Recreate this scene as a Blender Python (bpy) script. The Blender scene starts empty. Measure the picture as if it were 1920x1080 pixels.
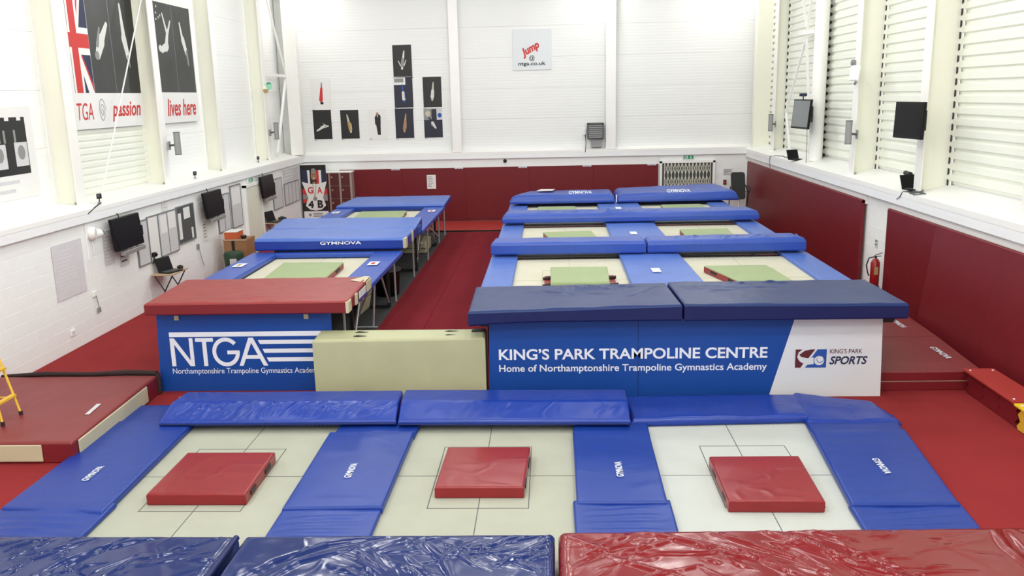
import bpy, bmesh, math, random
import numpy as np
from mathutils import Vector, Matrix, noise
random.seed(7)
rng = np.random.default_rng(11)
C = bpy.context.scene.collection

# ------------------------------------------------------------------ camera
CAM_ROT = [[0.99886534, -0.01276832, -0.04588029], [0.04200366, -0.21781897, 0.97508491], [-0.02244379, -0.97590567, -0.2170355]]
cd = bpy.data.cameras.new('camera'); cam = bpy.data.objects.new('camera', cd); C.objects.link(cam)
cd.sensor_width = 36.0; cd.lens = 36.0*1625.0/1920.0; cd.clip_start = 0.05; cd.clip_end = 200
M4 = Matrix.Identity(4)
for i in range(3):
    M4[i][0] = CAM_ROT[i][0]; M4[i][1] = -CAM_ROT[i][1]; M4[i][2] = -CAM_ROT[i][2]
M4[0][3], M4[1][3], M4[2][3] = 0.0, 0.0, 4.4
cam.matrix_world = M4
bpy.context.scene.camera = cam
# ------------------------------------------------------------------ world, view, lights
sc = bpy.context.scene
sc.view_settings.view_transform = 'Standard'; sc.view_settings.look = 'None'
sc.view_settings.gamma = 1.0; sc.view_settings.use_curve_mapping = False
sc.view_settings.exposure = 0.27
w = bpy.data.worlds.new('world'); sc.world = w; w.use_nodes = True
w.node_tree.nodes['Background'].inputs[0].default_value = (0.9, 0.95, 1.0, 1)
w.node_tree.nodes['Background'].inputs[1].default_value = 0.25
LIGHT_P = 32.0
def area(name, loc, sx, sy, power, col=(1, 0.985, 0.955), rot=(0, 0, 0)):
    l = bpy.data.lights.new(name, 'AREA'); l.shape = 'RECTANGLE'; l.size = sx; l.size_y = sy
    l.energy = power; l.color = col
    o = bpy.data.objects.new(name, l); C.objects.link(o); o.location = loc; o.rotation_euler = rot
    return o
for lx in (-6.6, -2.9, 0.8, 4.7):
    for ly in (0.5, 5.0, 9.5, 14.0, 18.5, 23.0, 27.3):
        area('ceiling_lamp', (lx, ly, 8.75), 0.45, 1.3, LIGHT_P)
def bulb(loc, power, r=0.22):
    l = bpy.data.lights.new('hall_lamp', 'POINT'); l.shadow_soft_size = r; l.energy = power; l.color = (0.985, 1.0, 0.965)
    o = bpy.data.objects.new('hall_lamp', l); C.objects.link(o); o.location = loc
for lx in (-5.6, -1.2, 3.4):
    for ly, p in ((0.0, 350), (4.6, 320), (11.5, 145), (17.5, 165), (23.5, 160)):  # near rows follow the cast shadows, the rest added to brighten upright faces
        bulb((lx, ly, 8.1), p*(0.72 if lx < -5 and ly < 6 else 1.0))
for lx, p in ((-8.3, 34), (1.75, 24), (5.9, 40)):
    area('wall_lamp', (lx, 30.1, 8.35), 0.5, 0.3, p)

# ------------------------------------------------------------------ materials
def lin(c):
    return tuple(((v/255)/12.92 if v/255 <= 0.04045 else (((v/255)+0.055)/1.055)**2.4) for v in c)
MATS = {}
def mat(name, rgb, rough=0.6, metal=0.0, spec=0.5, var=0.0, vscale=3.0, bump=0.0, bscale=40.0, stretch=(1, 1, 1),
        crease=0.0, cscale=2.0, emit=0.0, weave=0.0, wscale=300.0, rib=0.0, ribpitch=0.1, coat=0.0):
    if name in MATS: return MATS[name]
    m = bpy.data.materials.new(name); m.use_nodes = True
    nt = m.node_tree; nd = nt.nodes; lk = nt.links
    b = nd['Principled BSDF']; c = lin(rgb)
    b.inputs['Base Color'].default_value = (*c, 1); b.inputs['Roughness'].default_value = rough
    b.inputs['Metallic'].default_value = metal; b.inputs['Specular IOR Level'].default_value = spec
    if coat: b.inputs['Coat Weight'].default_value = coat; b.inputs['Coat Roughness'].default_value = 0.2
    if emit:
        b.inputs['Emission Color'].default_value = (*c, 1); b.inputs['Emission Strength'].default_value = emit
    tc = nd.new('ShaderNodeTexCoord'); mp = nd.new('ShaderNodeMapping'); lk.new(tc.outputs['Object'], mp.inputs['Vector'])
    mp.inputs['Scale'].default_value = stretch
    if var:
        n = nd.new('ShaderNodeTexNoise'); n.inputs['Scale'].default_value = vscale; n.inputs['Detail'].default_value = 5
        lk.new(mp.outputs[0], n.inputs['Vector'])
        r = nd.new('ShaderNodeMapRange'); r.inputs['From Min'].default_value = 0.3; r.inputs['From Max'].default_value = 0.7
        r.inputs['To Min'].default_value = 1-var; r.inputs['To Max'].default_value = 1+var
        lk.new(n.outputs['Fac'], r.inputs['Value'])
        mx = nd.new('ShaderNodeVectorMath'); mx.operation = 'SCALE'; mx.inputs[0].default_value = c
        lk.new(r.outputs[0], mx.inputs['Scale']); lk.new(mx.outputs[0], b.inputs['Base Color'])
    hs = []
    if bump:
        n = nd.new('ShaderNodeTexNoise'); n.inputs['Scale'].default_value = bscale; n.inputs['Detail'].default_value = 4
        lk.new(mp.outputs[0], n.inputs['Vector']); hs.append((n.outputs['Fac'], bump))
    if crease:   # folded vinyl: ridged, warped noise
        n0 = nd.new('ShaderNodeTexNoise'); n0.inputs['Scale'].default_value = cscale*0.7; n0.inputs['Detail'].default_value = 2
        lk.new(mp.outputs[0], n0.inputs['Vector'])
        wv = nd.new('ShaderNodeVectorMath'); wv.operation = 'MULTIPLY_ADD'
        wv.inputs[1].default_value = (0.9, 0.9, 0.9)
        lk.new(n0.outputs['Color'], wv.inputs[0]); lk.new(mp.outputs[0], wv.inputs[2])
        n1 = nd.new('ShaderNodeTexNoise'); n1.inputs['Scale'].default_value = cscale; n1.inputs['Detail'].default_value = 1.5
        lk.new(wv.outputs[0], n1.inputs['Vector'])
        s = nd.new('ShaderNodeMath'); s.operation = 'SUBTRACT'; s.inputs[1].default_value = 0.5; lk.new(n1.outputs['Fac'], s.inputs[0])
        a = nd.new('ShaderNodeMath'); a.operation = 'ABSOLUTE'; lk.new(s.outputs[0], a.inputs[0])
        mr = nd.new('ShaderNodeMapRange'); mr.interpolation_type = 'SMOOTHSTEP'
        mr.inputs['From Min'].default_value = 0.0; mr.inputs['From Max'].default_value = 0.06
        mr.inputs['To Min'].default_value = 1.0; mr.inputs['To Max'].default_value = 0.0
        lk.new(a.outputs[0], mr.inputs['Value']); hs.append((mr.outputs[0], crease))
    if weave:
        wn = nd.new('ShaderNodeTexChecker'); wn.inputs['Scale'].default_value = wscale
        lk.new(mp.outputs[0], wn.inputs['Vector']); hs.append((wn.outputs['Fac'], weave))
    if rib:      # micro-profiled sheet metal: fine horizontal ribs
        sp = nd.new('ShaderNodeSeparateXYZ'); lk.new(tc.outputs['Object'], sp.inputs[0])
        mu = nd.new('ShaderNodeMath'); mu.operation = 'MULTIPLY'; mu.inputs[1].default_value = 2*math.pi/ribpitch
        lk.new(sp.outputs['Z'], mu.inputs[0])
        sn = nd.new('ShaderNodeMath'); sn.operation = 'SINE'; lk.new(mu.outputs[0], sn.inputs[0])
        hs.append((sn.outputs[0], rib))
    prev = None
    for h, amt in hs:
        bp = nd.new('ShaderNodeBump'); bp.inputs['Strength'].default_value = 1.0; bp.inputs['Distance'].default_value = amt
        lk.new(h, bp.inputs['Height'])
        if prev: lk.new(prev.outputs[0], bp.inputs['Normal'])
        prev = bp
    if prev: lk.new(prev.outputs[0], b.inputs['Normal'])
    MATS[name] = m
    return m

m_floor = mat('red_carpet', (143, 45, 47), 0.95, spec=0.15, var=0.07, vscale=1.3, bump=0.002, bscale=160)
m_strip = mat('bright_red_mat', (166, 44, 38), 0.6, var=0.04)
m_runner = mat('dark_red_runner', (122, 30, 40), 0.95, spec=0.15, var=0.09, vscale=1.1, bump=0.0015, bscale=150)
m_rubber = mat('charcoal_rubber', (58, 60, 62), 0.85, var=0.12, vscale=2, bump=0.001)
m_block = mat('painted_block', (242, 244, 242), 0.75, var=0.015, vscale=1.2, bump=0.002, bscale=60)
m_mortar = mat('painted_joint', (238, 240, 238), 0.85)
m_fascia = mat('white_fascia', (244, 246, 246), 0.45, var=0.02, vscale=0.8)
m_sill = mat('white_sill', (246, 246, 242), 0.45)
m_clad = mat('white_cladding', (236, 237, 234), 0.5, var=0.012, vscale=0.5, rib=0.0010, ribpitch=0.1)
m_cladl = mat('white_cladding_left_lit', (248, 249, 246), 0.5, var=0.01, vscale=0.5, rib=0.0010, ribpitch=0.1)  # same cladding, lightened: brighter light on the left wall put into the colour
m_corr = mat('corrugated_white', (238, 240, 228), 0.42, var=0.01, vscale=1)
m_steel = mat('cream_steel', (238, 238, 222), 0.45, var=0.012, vscale=1.5)
m_steelw = mat('white_steel', (244, 243, 238), 0.42, var=0.01)
m_dark = mat('near_black', (22, 22, 24), 0.5)
m_blackp = mat('black_plastic', (12, 12, 14), 0.45, spec=0.25)
m_screen = mat('black_glass', (5, 5, 8), 0.4, spec=0.2)
m_grey = mat('grey_metal', (150, 150, 148), 0.4, metal=0.2)
m_dgrey = mat('dark_grey', (78, 82, 82), 0.5)
m_chrome = mat('chrome', (196, 198, 200), 0.3, metal=0.35)
m_wallmat = mat('maroon_vinyl', (112, 27, 34), 0.42, spec=0.3, var=0.04, vscale=2.5, bump=0.0008, bscale=120, crease=0.0005, cscale=1.2)
m_redvinyl = mat('red_vinyl', (122, 22, 26), 0.19, spec=0.55, var=0.04, vscale=2, crease=0.004, cscale=1.3, bump=0.0006, bscale=14)
m_redmat = mat('red_mat_vinyl', (138, 34, 38), 0.3, spec=0.45, var=0.04, vscale=3, crease=0.003, cscale=1.3, bump=0.0015, bscale=14)
m_redold = mat('worn_red_vinyl', (146, 50, 49), 0.45, spec=0.4, var=0.06, vscale=4, crease=0.001, cscale=2)
m_reddark = mat('dark_red_side', (118, 22, 30), 0.5)
m_maroonmat = mat('maroon_mat_top', (128, 46, 46), 0.45, var=0.04, vscale=2, crease=0.0015, cscale=1.1)
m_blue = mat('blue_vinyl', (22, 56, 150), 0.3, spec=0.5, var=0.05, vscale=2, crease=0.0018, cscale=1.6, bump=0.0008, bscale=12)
m_bluepad = mat('blue_pad_vinyl', (16, 54, 142), 0.38, spec=0.5, var=0.05, vscale=1.5, crease=0.0012, cscale=0.9, bump=0.0015, bscale=6, stretch=(1, 2.2, 1))
m_bluefarsheen = mat('blue_vinyl_soft_sheen', (46, 80, 172), 0.36, spec=0.5, var=0.05, vscale=2, crease=0.0022, cscale=1.4, bump=0.0008, bscale=12)  # grazing sheen of the far mats is put into this lighter base blue
m_bluesheen = mat('blue_vinyl_sheen', (78, 112, 192), 0.36, spec=0.5, var=0.05, vscale=1.5, crease=0.0015, cscale=1.2, bump=0.001, bscale=10)  # base blue lightened further to carry wall reflections on mat and pad tops
m_navy = mat('navy_vinyl', (22, 40, 96), 0.17, spec=0.5, var=0.06, vscale=2, crease=0.004, cscale=1.5, bump=0.0006, bscale=14)
m_navymat = mat('navy_mat_vinyl', (22, 46, 100), 0.34, spec=0.28, var=0.06, vscale=2, crease=0.0015, cscale=1.5)
m_navyside = mat('navy_side', (9, 24, 80), 0.45, spec=0.4)
m_bed = mat('trampoline_bed', (176, 177, 161), 0.9, spec=0.2, var=0.04, vscale=2.2, weave=0.0004, wscale=120)
m_bedw = mat('white_trampoline_bed', (194, 197, 191), 0.9, spec=0.2, var=0.03, vscale=2.2, weave=0.0004, wscale=120)
m_bedc = mat('cream_trampoline_bed', (208, 204, 184), 0.9, spec=0.2, var=0.03, vscale=2.2)
m_line = mat('dark_stitching', (84, 88, 90), 0.8)
m_linel = mat('pale_stitching', (170, 168, 150), 0.8)
m_green = mat('pale_green_cover', (156, 172, 126), 0.55, spec=0.35, var=0.03, vscale=3, bump=0.0008, bscale=10)
m_cream = mat('cream_vinyl', (196, 188, 156), 0.5, var=0.03)
m_beige = mat('worn_beige_vinyl', (178, 179, 142), 0.55, var=0.06, vscale=2.0, crease=0.0006, cscale=1.2)
m_board = mat('blue_board', (14, 70, 152), 0.42, spec=0.45, var=0.03, vscale=0.9)
m_boardw = mat('white_board', (220, 224, 226), 0.45, var=0.01)
m_print = mat('white_print', (232, 236, 244), 0.6)
m_redink = mat('red_ink', (200, 52, 50), 0.6)
m_maroonink = mat('maroon_ink', (92, 28, 36), 0.6)
m_navyink = mat('navy_ink', (36, 42, 72), 0.6)
m_blueink = mat('blue_ink', (28, 78, 160), 0.6)
m_paper = mat('paper', (232, 231, 228), 0.7)
m_paperg = mat('grey_paper', (206, 206, 208), 0.7, var=0.05, vscale=14)
m_posterblack = mat('poster_black', (24, 25, 24), 0.5)
m_postergrey = mat('poster_grey', (62, 63, 62), 0.5, var=0.25, vscale=1.0)
m_skin = mat('print_skin', (196, 188, 168), 0.6)
m_pale = mat('print_pale', (214, 214, 208), 0.6)
m_mid = mat('print_grey', (140, 140, 138), 0.6)
m_skintone = mat('print_skin_tone', (168, 118, 92), 0.6)
m_gold = mat('print_gold', (176, 150, 96), 0.6)
m_wood = mat('brown_board', (156, 112, 74), 0.6, var=0.06, vscale=3, stretch=(1, 1, 6))
m_woodtop = mat('pale_wood', (186, 160, 128), 0.5, var=0.05)
m_orange = mat('orange_card', (206, 96, 52), 0.6)
m_greenp = mat('dark_green_plastic', (36, 66, 46), 0.6)
m_yellow = mat('yellow_paint', (222, 178, 52), 0.45, var=0.03)
m_yellowf = mat('yellow_vinyl', (228, 196, 40), 0.45)
m_signgreen = mat('exit_green', (40, 150, 100), 0.5)
m_fire = mat('extinguisher_red', (150, 26, 30), 0.35)
m_lockerdoor = mat('locker_door', (84, 26, 26), 0.45)
m_lockerframe = mat('locker_frame', (166, 148, 142), 0.5)
m_roll = mat('dark_roll', (44, 26, 26), 0.8)

# ------------------------------------------------------------------ object helpers
def tag(o, label=None, cat=None, group=None, kind=None):
    if label: o['label'] = label
    if cat: o['category'] = cat
    if group: o['group'] = group
    if kind: o['kind'] = kind
    return o
def thing(name, label, cat, loc, group=None):
    o = bpy.data.objects.new(name, None); C.objects.link(o); o.location = loc; o.empty_display_size = 0.1
    return tag(o, label, cat, group)
def origin_of(p):
    v = Vector((0, 0, 0))
    while p is not None: v = v + p.location; p = p.parent
    return v
class MB:
    def __init__(s): s.v = []; s.f = []; s.mi = []; s.mats = []; s.sm = []
    def _m(s, m):
        if m not in s.mats: s.mats.append(m)
        return s.mats.index(m)
    def add(s, vs, fs, m=None, smooth=False):
        k = len(s.v); s.v += [tuple(v) for v in vs]; i = s._m(m)
        for f in fs: s.f.append(tuple(k+q for q in f)); s.mi.append(i); s.sm.append(smooth)
        return s
    def box(s, a, b, m=None):
        x0, y0, z0 = a; x1, y1, z1 = b
        vs = [(x0,y0,z0),(x1,y0,z0),(x1,y1,z0),(x0,y1,z0),(x0,y0,z1),(x1,y0,z1),(x1,y1,z1),(x0,y1,z1)]
        return s.add(vs, [(0,3,2,1),(4,5,6,7),(0,1,5,4),(1,2,6,5),(2,3,7,6),(3,0,4,7)], m)
    def hexa(s, vs, m=None):     # 8 corners, bottom ring then top ring
        return s.add(vs, [(0,3,2,1),(4,5,6,7),(0,1,5,4),(1,2,6,5),(2,3,7,6),(3,0,4,7)], m)
    def poly(s, pts, m=None): return s.add(pts, [tuple(range(len(pts)))], m)
    def bar(s, p0, p1, wa, wb=None, m=None, up=(0, 0, 1)):    # rectangular bar between two points
        wb = wb or wa; p0 = Vector(p0); p1 = Vector(p1); d = (p1-p0).normalized(); u = Vector(up)
        if abs(d.dot(u)) > 0.98: u = Vector((0, 1, 0))
        a = d.cross(u).normalized()*wa/2; b = a.cross(d).normalized()*wb/2
        vs = [p0-a-b, p0+a-b, p0+a+b, p0-a+b, p1-a-b, p1+a-b, p1+a+b, p1-a+b]
        return s.add(vs, [(0,3,2,1),(4,5,6,7),(0,1,5,4),(1,2,6,5),(2,3,7,6),(3,0,4,7)], m)
    def tube(s, pts, r, n=10, m=None, cap=True):
        pts = [Vector(p) for p in pts]; rings = []
        rr = r if isinstance(r, (list, tuple)) else [r]*len(pts)
        base = None
        for i, p in enumerate(pts):
            d = (pts[min(i+1, len(pts)-1)] - pts[max(i-1, 0)]).normalized()
            if base is None:
                u = Vector((0, 0, 1)) if abs(d.z) < 0.9 else Vector((1, 0, 0))
                base = d.cross(u).normalized()
            a = (base - d*base.dot(d)).normalized(); base = a; b = d.cross(a)
            rings.append([p + (a*math.cos(t)+b*math.sin(t))*rr[i] for t in [2*math.pi*k/n for k in range(n)]])
        vs = [q for rg in rings for q in rg]; fs = []
        for i in range(len(pts)-1):
            for k in range(n):
                fs.append((i*n+k, i*n+(k+1) % n, (i+1)*n+(k+1) % n, (i+1)*n+k))
        s.add(vs, fs, m, True)
        if cap: s.add(rings[0], [tuple(reversed(range(n)))], m); s.add(rings[-1], [tuple(range(n))], m)
        return s
    def build(s, name, m=None, parent=None, bevel=0.0, seg=2, origin=None):
        me = bpy.data.meshes.new(name)
        if parent is not None: o3 = origin_of(parent)
        elif origin is not None: o3 = Vector(origin)
        else:
            a = np.array(s.v); lo = a.min(0); hi = a.max(0); o3 = Vector(((lo[0]+hi[0])/2, (lo[1]+hi[1])/2, lo[2]))
        me.from_pydata([(v[0]-o3.x, v[1]-o3.y, v[2]-o3.z) for v in s.v], [], s.f)
        for mm in s.mats: me.materials.append(mm or m)
        if len(s.mats) > 1 or s.mats: me.polygons.foreach_set('material_index', s.mi)
        me.polygons.foreach_set('use_smooth', s.sm); me.update()
        o = bpy.data.objects.new(name, me); C.objects.link(o)
        if parent is not None: o.parent = parent
        else: o.location = o3
        if bevel:
            b = o.modifiers.new('bevel', 'BEVEL'); b.width = bevel; b.segments = seg; b.limit_method = 'ANGLE'; b.angle_limit = math.radians(40)
        return o
def fixn(o):
    bm = bmesh.new(); bm.from_mesh(o.data); bmesh.ops.recalc_face_normals(bm, faces=bm.faces); bm.to_mesh(o.data); bm.free(); return o
def children(o): return [c for c in bpy.data.objects if c.parent == o]
def copy_tree(o, parent=None):
    c = o.copy(); C.objects.link(c); c.parent = parent
    for ch in children(o): copy_tree(ch, c)
    return c

def creases(X, Y, L):
    """height of hand laid folds: list of (points, width, amp)"""
    H = np.zeros_like(X)
    for pts, wd, am in L:
        best = np.full_like(X, 1e9); tt = np.zeros_like(X); n = len(pts)-1
        for i in range(n):
            x0, y0 = pts[i]; x1, y1 = pts[i+1]; dx, dy = x1-x0, y1-y0; l2 = dx*dx+dy*dy+1e-9
            t = np.clip(((X-x0)*dx+(Y-y0)*dy)/l2, 0, 1)
            d = np.hypot(X-x0-t*dx, Y-y0-t*dy); k = d < best
            best = np.where(k, d, best); tt = np.where(k, (i+t)/n, tt)
        taper = np.sin(np.pi*np.clip(tt, 0.04, 0.96))**0.6
        H += am*taper*np.exp(-(best/(wd*(0.5+0.5*taper)))**2)
    return H
def slab(name, quad, z0, z1, r, m, parent=None, step=0.08, fn=None, side=None, smooth_noise=0.0, seed=0, bottom=True, near_slope=None):
    """soft padded mat: plan quad [(x,y)*4] counter-clockwise from near-left; z1 may be 4 corner heights (nl,nr,fr,fl)"""
    q = [np.array(p, float) for p in quad]
    lx = max(np.linalg.norm(q[1]-q[0]), np.linalg.norm(q[2]-q[3])); ly = max(np.linalg.norm(q[3]-q[0]), np.linalg.norm(q[2]-q[1]))
    def axis(l):
        e = [0, r*0.08, r*0.25, r*0.5, r*0.8, r*1.15]
        n = max(2, int((l-2.3*r)/step)); mid = np.linspace(r*1.15, l-r*1.15, n+1)[1:-1]
        return np.array(e+list(mid)+[l-t for t in reversed(e)])
    ax, ay = axis(lx), axis(ly); U, V = np.meshgrid(ax/lx, ay/ly)
    X = (1-U)*(1-V)*q[0][0]+U*(1-V)*q[1][0]+U*V*q[2][0]+(1-U)*V*q[3][0]
    Y = (1-U)*(1-V)*q[0][1]+U*(1-V)*q[1][1]+U*V*q[2][1]+(1-U)*V*q[3][1]
    zc = z1 if isinstance(z1, (list, tuple)) else [z1]*4
    ZT = (1-U)*(1-V)*zc[0]+U*(1-V)*zc[1]+U*V*zc[2]+(1-U)*V*zc[3]
    DX = np.minimum(U, 1-U)*lx; DY = np.minimum(V, 1-V)*ly
    def rd(D):
        t = np.clip(1-D/r, 0, 1); return r*(1-np.sqrt(np.clip(1-t*t, 0, 1)))
    drop = np.minimum(np.hypot(rd(DX), rd(DY)), r)
    env = np.clip(np.minimum(DX, DY)/(r*1.2), 0, 1)
    Z = ZT-drop
    if near_slope: Z = Z-near_slope[1]*np.clip(1-V*ly/near_slope[0], 0, 1)
    if fn is not None: Z = Z+fn(X, Y)*env
    if smooth_noise:
        N = np.array([noise.noise((x*1.7+seed, y*1.7, seed*3.1))+0.5*noise.noise((x*4.1, y*4.1+seed, 2.0)) for x, y in zip(X.ravel(), Y.ravel())]).reshape(X.shape)
        Z = Z+smooth_noise*N*env
    ny, nx = X.shape; vs = [tuple(p) for p in zip(X.ravel(), Y.ravel(), Z.ravel())]
    fs = [(j*nx+i, j*nx+i+1, (j+1)*nx+i+1, (j+1)*nx+i) for j in range(ny-1) for i in range(nx-1)]
    b = MB(); b.add(vs, fs, m, True)
    per = [i for i in range(nx)]+[j*nx+nx-1 for j in range(1, ny)]+[(ny-1)*nx+i for i in range(nx-2, -1, -1)]+[j*nx for j in range(ny-2, 0, -1)]
    top = [vs[i] for i in per]; rb = min(r*0.5, 0.03)
    zb = z0 if not callable(z0) else None
    def zz(p): return z0(p[0], p[1]) if callable(z0) else z0
    rings = [top, [(p[0], p[1], zz(p)+rb) for p in top]]
    cx = sum(p[0] for p in top)/len(top); cy = sum(p[1] for p in top)/len(top)
    rings.append([(p[0]-rb*(1 if p[0] > cx else -1)*0.6, p[1]-rb*(1 if p[1] > cy else -1)*0.6, zz(p)) for p in top])
    n = len(per)
    for a_, b_ in zip(rings[:-1], rings[1:]):
        b.add(a_+b_, [(k, k+n, (k+1) % n+n, (k+1) % n) for k in range(n)], side or m, True)
    if bottom: b.add(rings[-1], [tuple(reversed(range(n)))], side or m)
    return b.build(name, m, parent)

def text_mesh(name, s, frame, u, v, wd, ht, m, parent, off=0.003, bold=0.0, shear=0.0, rot=0.0):
    """flat lettering: frame=(origin,udir,vdir); fitted in box wd x ht whose lower left corner is u,v"""
    cu = bpy.data.curves.new('t', 'FONT'); cu.body = s; cu.size = 1; cu.offset = bold; cu.shear = shear; cu.resolution_u = 4
    ob = bpy.data.objects.new('t', cu); C.objects.link(ob)
    dg = bpy.context.evaluated_depsgraph_get(); me = bpy.data.meshes.new_from_object(ob.evaluated_get(dg))
    C.objects.unlink(ob); bpy.data.objects.remove(ob)
    n = len(me.vertices); a = np.zeros(n*3); me.vertices.foreach_get('co', a); a = a.reshape(-1, 3)
    lo = a.min(0); hi = a.max(0)
    if ht is None: ht = wd*(hi[1]-lo[1])/(hi[0]-lo[0])
    px = (a[:, 0]-lo[0])/(hi[0]-lo[0])*wd; py = (a[:, 1]-lo[1])/(hi[1]-lo[1])*ht
    cr, sr = math.cos(rot), math.sin(rot); px, py = px*cr-py*sr+u, px*sr+py*cr+v
    O, U_, V_ = [Vector(q) for q in frame]; U_ = U_.normalized(); V_ = V_.normalized(); N = U_.cross(V_)
    org = origin_of(parent) if parent is not None else O
    base = O-org+N*off
    co = np.array([base + U_*float(x)+V_*float(y) for x, y in zip(px, py)]).ravel()
    me.vertices.foreach_set('co', co); me.materials.clear(); me.materials.append(m); me.name = name; me.update()
    o = bpy.data.objects.new(name, me); C.objects.link(o)
    if parent is not None: o.parent = parent
    else: o.location = org
    return o
def fpoly(b, frame, pts, m, off=0.003):
    O, U_, V_ = [Vector(q) for q in frame]; U_ = U_.normalized(); V_ = V_.normalized(); N = U_.cross(V_)
    b.poly([O+U_*x+V_*y+N*off for x, y in pts], m); return b
def fcirc(b, frame, cx, cy, rx, ry, m, off=0.003, n=20):
    return fpoly(b, frame, [(cx+rx*math.cos(2*math.pi*k/n), cy+ry*math.sin(2*math.pi*k/n)) for k in range(n)], m, off)
def limb(b, frame, p0, p1, w0, w1, m, off=0.003):
    dx, dy = p1[0]-p0[0], p1[1]-p0[1]; l = math.hypot(dx, dy); nx, ny = -dy/l, dx/l
    pts = []
    for k in range(7):
        t = math.pi*k/6; pts.append((p1[0]+(nx*math.cos(t)+dx/l*math.sin(t))*w1/2, p1[1]+(ny*math.cos(t)+dy/l*math.sin(t))*w1/2))
    for k in range(7):
        t = math.pi*k/6; pts.append((p0[0]-(nx*math.cos(t)+dx/l*math.sin(t))*w0/2, p0[1]-(ny*math.cos(t)+dy/l*math.sin(t))*w0/2))
    fpoly(b, frame, list(reversed(pts)), m, off)
def frect(b, frame, u0, v0, u1, v1, m, off=0.003): return fpoly(b, frame, [(u0, v0), (u1, v0), (u1, v1), (u0, v1)], m, off)


# ================================================================== SETTING
X0, X1, YB = -8.8, 6.9, 30.8
f = MB(); px0, px1, py0, py1 = -5.6, 3.85, 5.9, 11.3
for a, b in (((-9.3, -2.2), (px0, 31.2)), ((px1, -2.2), (7.6, 31.2)), ((px0, -2.2), (px1, py0)), ((px0, py1), (px1, 31.2))):
    f.box((a[0], a[1], -0.12), (b[0], b[1], 0), m_floor)
floor = tag(f.build('floor', origin=(0, 0, 0)), kind='structure')
f = MB()
f.poly([(px0, py0, -1), (px1, py0, -1), (px1, py1, -1), (px0, py1, -1)]).poly([(px0, py1, -1), (px1, py1, -1), (px1, py1, -.1), (px0, py1, -.1)])
f.poly([(px0, py0, -1), (px0, py1, -1), (px0, py1, -.1), (px0, py0, -.1)]).poly([(px1, py1, -1), (px1, py0, -1), (px1, py0, -.1), (px1, py1, -.1)]).poly([(px1, py0, -1), (px0, py0, -1), (px0, py0, -.1), (px1, py0, -.1)])
f.build('pit', m_rubber, floor)
MB().box((-6.05, 12.7, 0.0), (-3.42, 28.4, 0.006)).build('rubber_and_shade_floor', m_rubber, floor)
MB().box((-.68, 12.3, 0.0), (4.7, 28.4, 0.006)).build('rubber_and_shade_floor', m_rubber, floor)  # dark sheet added so gaps in the right block show as shade

# ---- block masonry: every block an object sharing one mesh
def block_wall(parent, org, udir, vdir, ulen, vlen, bu, bv, skip=(), limit=300, near=0.0):
    U_, V_ = Vector(udir), Vector(vdir); N = U_.cross(V_); j = 0.002; d = 0.003; c = 0.003
    O = Vector(org)-origin_of(parent)
    def bmesh_for(w_):
        vs = []
        for (a0, b0, n0) in ((j, j, 0), (w_-j, j, 0), (w_-j, bv-j, 0), (j, bv-j, 0), (j+c, j+c, d), (w_-j-c, j+c, d), (w_-j-c, bv-j-c, d), (j+c, bv-j-c, d)):
            vs.append(U_*a0+V_*b0+N*n0)
        return vs, [(4,5,6,7),(0,1,5,4),(1,2,6,5),(2,3,7,6),(3,0,4,7)]
    cache = {}; rows = int(vlen/bv); cells = []
    for r_ in range(rows):
        u = -bu/2 if r_ % 2 else 0.0
        while u < ulen-0.02:
            a = max(u, 0); b_ = min(u+bu, ulen)
            if b_-a > 0.05 and not any(a+0.02 < s1 and b_-0.02 > s0 and r_*bv < t1-.05 and (r_+1)*bv > t0 for s0, s1, t0, t1 in skip):
                cells.append((a, r_*bv, round(b_-a, 3)))
            u += bu
    cells.sort(key=lambda q: abs(q[0]-near))
    for i, (a, v, w_) in enumerate(cells[:limit]):
        if w_ not in cache:
            vs, fs = bmesh_for(w_); me = bpy.data.meshes.new('block'); me.from_pydata(vs, [], fs); me.materials.append(m_block); cache[w_] = me
        o = bpy.data.objects.new('block', cache[w_]); C.objects.link(o); o.parent = parent; o.location = O+U_*a+V_*v
    rest = cells[limit:]
    if rest:
        b = MB(); org_ = origin_of(parent)
        for a, v, w_ in rest:
            vs, fs = bmesh_for(w_); b.add([O+org_+U_*a+V_*v+q for q in vs], fs, m_block)
        tag(b.build('blockwork', m_block, parent), kind='stuff')

def hcolumn(parent, x, y, z0, z1, depth, wall, m=m_steelw, mw=m_steel, wd=0.3):
    """H section standing on the sill; wall=-1 left wall, +1 right wall. front flange at x"""
    b = MB(); xb = x+wall*depth; t = 0.022
    xs = sorted((x, x+wall*t)); b.box((xs[0], y-wd/2, z0), (xs[1], y+wd/2, z1), m)
    xs = sorted((xb, xb-wall*t)); b.box((xs[0], y-wd/2, z0), (xs[1], y+wd/2, z1), m)
    xs = sorted((x+wall*t, xb-wall*t)); b.box((xs[0], y-0.007, z0), (xs[1], y+0.007, z1), mw)  # creamier web tone puts the shaded side of the section into the colour
    xs = sorted((x-wall*0.01, xb)); b.box((xs[0], y-wd/2-.03, z0-.01), (xs[1], y+wd/2+.03, z0+0.018), m)
    o = b.build('column', m, parent)
    for dy in (-0.1, 0.1):
        MB().tube([(x+wall*0.08, y+dy, z0+.018), (x+wall*0.08, y+dy, z0+.06)], .016, 6).build('bolt', m_grey, o)
    return o
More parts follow.
